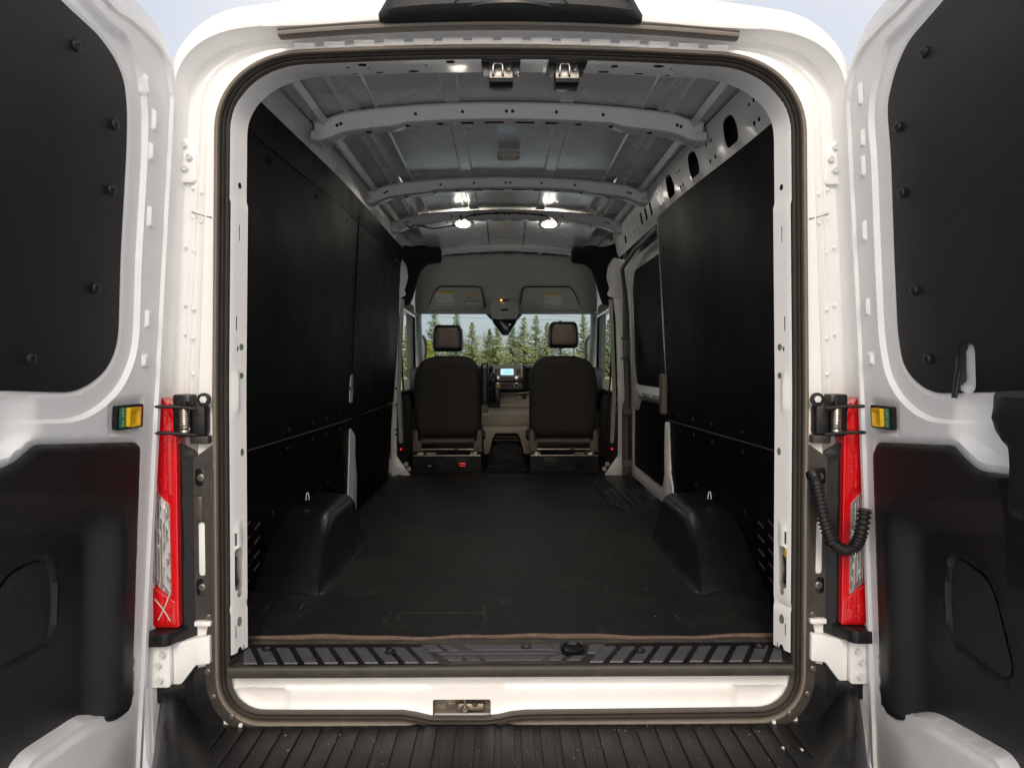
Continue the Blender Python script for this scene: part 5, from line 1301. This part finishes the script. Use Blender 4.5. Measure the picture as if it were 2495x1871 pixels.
# centre stack below: open tray, sloped cover, tunnel
prism('centre_panel', rp([(-.36, .93), (.40, .93), (.40, 1.26), (-.36, 1.26)], .03), 4.36, 4.50, 'beige', dash, .01)
prism('tray_floor', rp([(-.06, 1.155), (.24, 1.155), (.25, 1.19), (-.06, 1.19)], .01), 4.30, 4.37, 'beige', dash, .006)
loft('centre_cover', [[(x, y, z) for x in np.linspace(-.30, .32, 13)] for y, z in [(4.36, 1.16), (4.25, 1.14), (4.21, 1.10), (4.22, 1.02), (4.27, .94), (4.36, .91)]], 'beige', dash, closed=False, ang=50)
lathe('power_socket', [(.020, 0), (.020, .006), (.014, .008), (.013, .002), (.0005, .002)], 'plastic_s', dash, 18, (0, -1, 0), ((0.162, 4.35, 1.244)[0], 4.358, (0.162, 4.35, 1.244)[2]))
box('usb_port', ((0.1045, 4.35, 1.244)[0], 4.356, (0.1045, 4.35, 1.244)[2]), (.03, .008, .016), 'liner_lt', dash, .003)
# gear lever
gx = (-0.105, 4.05, 1.29)[0]
gb = prism('shifter_base', rp([(gx - .055, 1.185), (gx + .05, 1.185), (gx + .05, 1.33), (gx - .055, 1.33)], .01), 4.10, 4.36, 'plastic_s', dash, .006)
box('shifter_lip', (gx - .003, 4.09, 1.185), (.115, .05, .03), 'plastic', dash, .010)
tube('shifter_shaft', [(gx, 4.10, 1.22), (gx - .004, 4.05, 1.36)], .018, 'plastic', dash, 10)
lathe('shifter_knob', [(.012, 0), (.022, .03), (.030, .07), (.031, .095), (.022, .118), (.0005, .124)], 'vinyl_dk', dash, 16, (0, -.1, 1), (gx - .004, 4.045, 1.345))
lathe('shifter_trim', [(.013, 0), (.024, .03), (.0315, .068), (.0315, .074)], 'chrome', dash, 16, (0, -.1, 1), (gx - .004, 4.0445, 1.343))
# floor tunnel between the seats
tn_ = loft('floor_tunnel', [[(x * w_, y, z - .10 * ((abs(x) / 1.0) ** 3) * h_) for x in np.linspace(-1, 1, 13)] for y, z, w_, h_ in [(3.30, .742, .19, .0), (3.45, .76, .185, .4), (3.62, .80, .17, .7), (3.82, .86, .15, .8), (3.95, .885, .14, .8), (4.3, .90, .14, .8)]], 'plastic', van, closed=False, ang=60)
for k in range(9):
    t = k / 8; y = 3.33 + .30 * t; z = .748 + .055 * t
    tube('tunnel_ridge', [(-.15 + .02 * t, y, z), (.15 - .02 * t, y, z)], .004, 'plastic_s', tn_, 6)
prism('console_arch', rp([(-.19, .78), (-.15, .78), (-.115, .92), (-.09, .955), (.09, .955), (.115, .92), (.15, .78), (.20, .78), (.21, 1.0), (-.20, 1.0)], .015), 4.02, 4.2, 'beige', van, .008)
for k in range(3):
    box('footwell_step', (0, 4.12 + .05 * k, .89 + .022 * k), (.22, .06, .016), 'beige_dk', van, .005)
mk('firewall', [(-.95, 4.55, .70), (.95, 4.55, .70), (.95, 4.55, 1.40), (-.95, 4.55, 1.40)], [(0, 1, 2, 3)], 'beige_dk', van)
mk('cowl', [(-1.0, 5.0, .5), (1.0, 5.0, .5), (1.0, 5.25, 1.38), (-1.0, 5.25, 1.38), (-1.0, 6.0, 1.25), (1.0, 6.0, 1.25), (1, 6.0, .5), (-1, 6, .5)], [(0, 1, 2, 3), (3, 2, 5, 4), (4, 5, 6, 7)], 'white', van)
mk('cab_roof', [(x * (1.0 if abs(x) < .7 else 1), y, z - .12 * abs(x) ** 3) for y, z in [(3.0, 2.60), (3.9, 2.585), (4.5, 2.36), (4.72, 2.06)] for x in np.linspace(-.92, .92, 13)], [(13 * j + i, 13 * j + i + 1, 13 * j + 14 + i, 13 * j + 13 + i) for j in range(3) for i in range(12)], 'white', van, 60)
for s in (-1, 1):
    mk('cab_side', [(s * .985, 3.0, .5), (s * .985, 5.3, .5), (s * .985, 5.3, 1.30), (s * .985, 4.8, 1.30), (s * .985, 3.0, 1.30), (s * .93, 3.0, 2.5), (s * .92, 3.5, 2.5), (s * .95, 3.48, 1.30), (s * .90, 4.5, 2.35), (s * .91, 4.35, 2.02), (s * .91, 3.5, 2.02)],
       [(0, 1, 2, 3, 4), (4, 7, 10, 6, 5), (10, 9, 8, 6)], 'white', van)

# ================================================================== beyond the windscreen
def grass_mat():
    return mat('verge_grass', (.30, .30, .12), .9, speck=(.6, .9, (.22, .24, .09)), bump=(30, .8))
gr = mk('grass_verge', [(-120, 34, .05), (120, 34, .05), (120, 90, .6), (-120, 90, .6)], [(0, 1, 2, 3)], grass_mat()); gr['kind'] = 'structure'
bark = mat('bark', (.10, .075, .055), .9, bump=(30, .8))
def leaf_mat(name, c, c2):
    return mat(name, c, .75, speck=(1.6, 1.0, c2), spec=.2)
GR = [leaf_mat('needles_a', (.16, .20, .09), (.25, .27, .12)), leaf_mat('needles_b', (.21, .23, .09), (.32, .31, .13)), leaf_mat('needles_c', (.14, .19, .10), (.21, .25, .12))]
def conifer(x, y, h, r, m, lean=0., dens=1., seed=0):
    rg = random.Random(seed); e = empty('conifer', (x, y, 0))
    tube('trunk', [(0, 0, -.1), (lean * .3, 0, h * .5), (lean, 0, h * .99)], .1, bark, e, 6, rfun=lambda t: .012 + .018 * h * (1 - t) ** 1.2)
    V = []; F = []
    z = h * rg.uniform(.03, .07); base = h * .06
    while z < h * .985:
        t = z / h; L0 = r * 1.5 * (1 - t) ** .95 + .06
        for k in range(rg.choice((5, 6, 7)) if t < .9 else 4):
            a = rg.uniform(0, 6.283); L = L0 * rg.uniform(.55, 1.18); dx, dy = math.cos(a), math.sin(a)
            rise = (.55 if t > .85 else .18 - .30 * (1 - t)) + rg.uniform(-.12, .12)
            steps = max(3, int(L / .11))
            for j in range(steps):
                f = (j + rg.random()) / steps; px = lean * t + dx * L * f; py = dy * L * f; pz = z + rise * L * f - .22 * L * f * (1 - f) + .10 * L * f * f
                w_ = (.24 - .13 * f) * (.45 + .55 * (1 - t)) * rg.uniform(.7, 1.25)
                for q in range(2):
                    b = a + (1 if q else -1) * rg.uniform(.7, 1.15); ln = w_ * rg.uniform(.9, 1.5)
                    tx, ty = math.cos(b) * ln, math.sin(b) * ln; hz = rg.uniform(-.09, .03); s0 = len(V)
                    ox, oy = -math.sin(b) * .032, math.cos(b) * .032
                    V += [(px - ox, py - oy, pz), (px + ox, py + oy, pz + rg.uniform(-.02, .04)), (px + tx + ox * .4, py + ty + oy * .4, pz + hz), (px + tx * .9, py + ty * .9, pz + hz - .06)]
                    F.append((s0, s0 + 1, s0 + 2, s0 + 3))
        z += h * rg.uniform(.020, .034) * (1.15 - .4 * t)
    tip = len(V); V += [(lean - .015, 0, h * .93), (lean + .015, 0, h * .93), (lean, 0, h * 1.03)]; F.append((tip, tip + 1, tip + 2))
    mk('crown', V, F, m, e, 180)
    return e
def X_at(px, Y): return (px - 1088) / 1533 * (Y + 1.94) - .0228
trees = [  # x, y, height, radius, tone, lean, label
    (-6.2, 62, 6.1, 1.55, 0, .0, 'tall conifer rising behind the left edge of the left headrest'),
    (-4.6, 66, 6.2, 1.5, 2, .1, 'tall conifer rising behind the right edge of the left headrest'),
    (-2.80, 60, 4.75, 1.25, 1, .05, 'mid height olive conifer just right of the left headrest'),
    (-1.30, 63, 4.3, 1.15, 0, 0., 'small conifer in front of the bare tree, left of the sensor cover'),
    (-.55, 58, 4.5, 1.2, 1, .0, 'dense conifer directly below the left edge of the sensor cover'),
    (.85, 64, 4.9, 1.3, 2, -.05, 'dark conifer below the point of the sensor cover'),
    (1.75, 60, 5.25, 1.3, 1, .0, 'tall pointed conifer right of the sensor cover'),
    (2.85, 62, 5.5, 1.3, 0, .05, 'tallest pointed conifer left of the right headrest'),
    (3.85, 61, 4.75, 1.15, 1, 0., 'shorter conifer touching the left edge of the right headrest'),
    (5.4, 66, 5.3, 1.4, 2, 0., 'conifer mostly hidden behind the right headrest'),
    (7.25, 62, 5.75, 1.35, 0, -.1, 'slim conifer right of the right headrest, near the screen edge'),
    (-8.4, 60, 4.6, 1.5, 1, 0., 'conifer at the far left edge of the windscreen'),
    (9.2, 60, 5.0, 1.5, 2, 0., 'conifer beyond the right windscreen pillar'),
]
for i, (x, y, h, r, k, ln, lb) in enumerate(trees):
    tag(conifer(x, y, h + .35, r, GR[k], ln, 1.0, 20 + i), lb, 'tree', 'conifers beyond the windscreen')
# hedge of low young growth that reads as one mass behind the row
def thicket():
    rg = random.Random(5); V = []; F = []
    for i in range(9000):
        x = rg.uniform(-13, 13); y = rg.uniform(66, 74); top = 2.7 + .9 * math.sin(x * 1.3) * math.sin(x * .47 + 1) + .5 * math.sin(x * 3.1)
        z = rg.uniform(.1, max(.6, top)); a = rg.uniform(0, 6.28); s = rg.uniform(.10, .28); s0 = len(V)
        V += [(x, y, z), (x + s * math.cos(a), y + s * math.sin(a), z + rg.uniform(-.1, .12)), (x + s * .6 * math.cos(a + .9), y + s * .5, z + s * .8)]
        F.append((s0, s0 + 1, s0 + 2))
    o = mk('thicket', V, F, leaf_mat('thicket_leaves', (.20, .20, .08), (.34, .30, .14)), None, 180)
    tag(o, 'low mass of young green growth filling in behind the conifers', 'undergrowth', kind='stuff')
thicket()
def bare_tree(x, y, h):
    rg = random.Random(9); e = empty('bare_tree', (x, y, 0)); V = []; F = []
    tw = mat('pale_twigs', (.30, .26, .19), .9)
    segs = []
    def grow(p, d, L, r, dep):
        q = p + d * L; segs.append((p, q, r))
        if dep == 0: return
        for _ in range(3 if dep > 2 else 4):
            nd = (d + Vector((rg.uniform(-.55, .55), rg.uniform(-.55, .55), rg.uniform(-.05, .4)))).normalized(); grow(p + d * L * rg.uniform(.6, 1), nd, L * rg.uniform(.6, .78), r * .58, dep - 1)
    grow(Vector((0, 0, 0)), Vector((0, 0, 1)), h * .34, .07, 5)
    for p, q, r in segs[1:]:
        r = max(r, .008); t = (q - p).normalized(); a = t.cross(Vector((0, 1, .1))).normalized() * r; b = t.cross(a).normalized() * r; s0 = len(V)
        V += [p + a, p - a * .5 + b, p - a * .5 - b, q]; F += [(s0, s0 + 1, s0 + 3), (s0 + 1, s0 + 2, s0 + 3), (s0 + 2, s0, s0 + 3)]
    mk('crown', V, F, tw, e, 180)
    tube('trunk', [(0, 0, 0), (0, 0, h * .36)], .07, bark, e, 6)
    return e
tag(bare_tree(-1.75, 70, 5.6), 'pale leafless tree left of the sensor cover', 'tree')
def shrub(x, y, h, r, m):
    rg = random.Random(int(x * 10)); e = empty('shrub', (x, y, 0)); V = []; F = []
    for i in range(2600):
        a = rg.uniform(0, 6.28); q = rg.random() ** .5; z = rg.random(); rr = r * q * math.sqrt(max(.05, 1 - (z * 1.05 - .35) ** 2)) * rg.uniform(.8, 1.1)
        c = (rr * math.cos(a), rr * math.sin(a), z * h); s = rg.uniform(.05, .13); b = rg.uniform(0, 6.28); s0 = len(V)
        V += [c, (c[0] + s * math.cos(b), c[1] + s * math.sin(b), c[2] + rg.uniform(-.05, .08)), (c[0] + s * math.cos(b + 1), c[1] + s * math.sin(b + 1), c[2] + s)]
        F.append((s0, s0 + 1, s0 + 2))
    mk('crown', V, F, m, e, 180); tube('stem', [(0, 0, 0), (0, 0, h * .5)], .04, bark, e, 6)
    return e
yl = leaf_mat('yellow_green_leaves', (.34, .34, .03), (.22, .26, .03))
tag(shrub(-5.35, 46, 2.9, .75, yl), 'bright yellow green shrub left of the left headrest', 'shrub')
tag(shrub(-8.6, 36, 2.8, 1.3, yl), 'yellow green shrub seen through the left side window', 'shrub')
tag(shrub(8.0, 30, 2.6, 1.2, GR[1]), 'green shrub seen through the right side window', 'shrub')
for lb, pts in (('upper overhead wire crossing the sky behind the trees', [(-40, 80, 7.6), (-4, 80, 6.7), (40, 80, 5.4)]), ('higher overhead wire falling to the right in the sky', [(-40, 76, 8.3), (0, 76, 7.15), (9, 76, 6.45), (40, 76, 5.4)])):
    tag(tube('overhead_wire', smooth_path(pts, 8), .014, 'wire', None, 5), lb, 'wire')
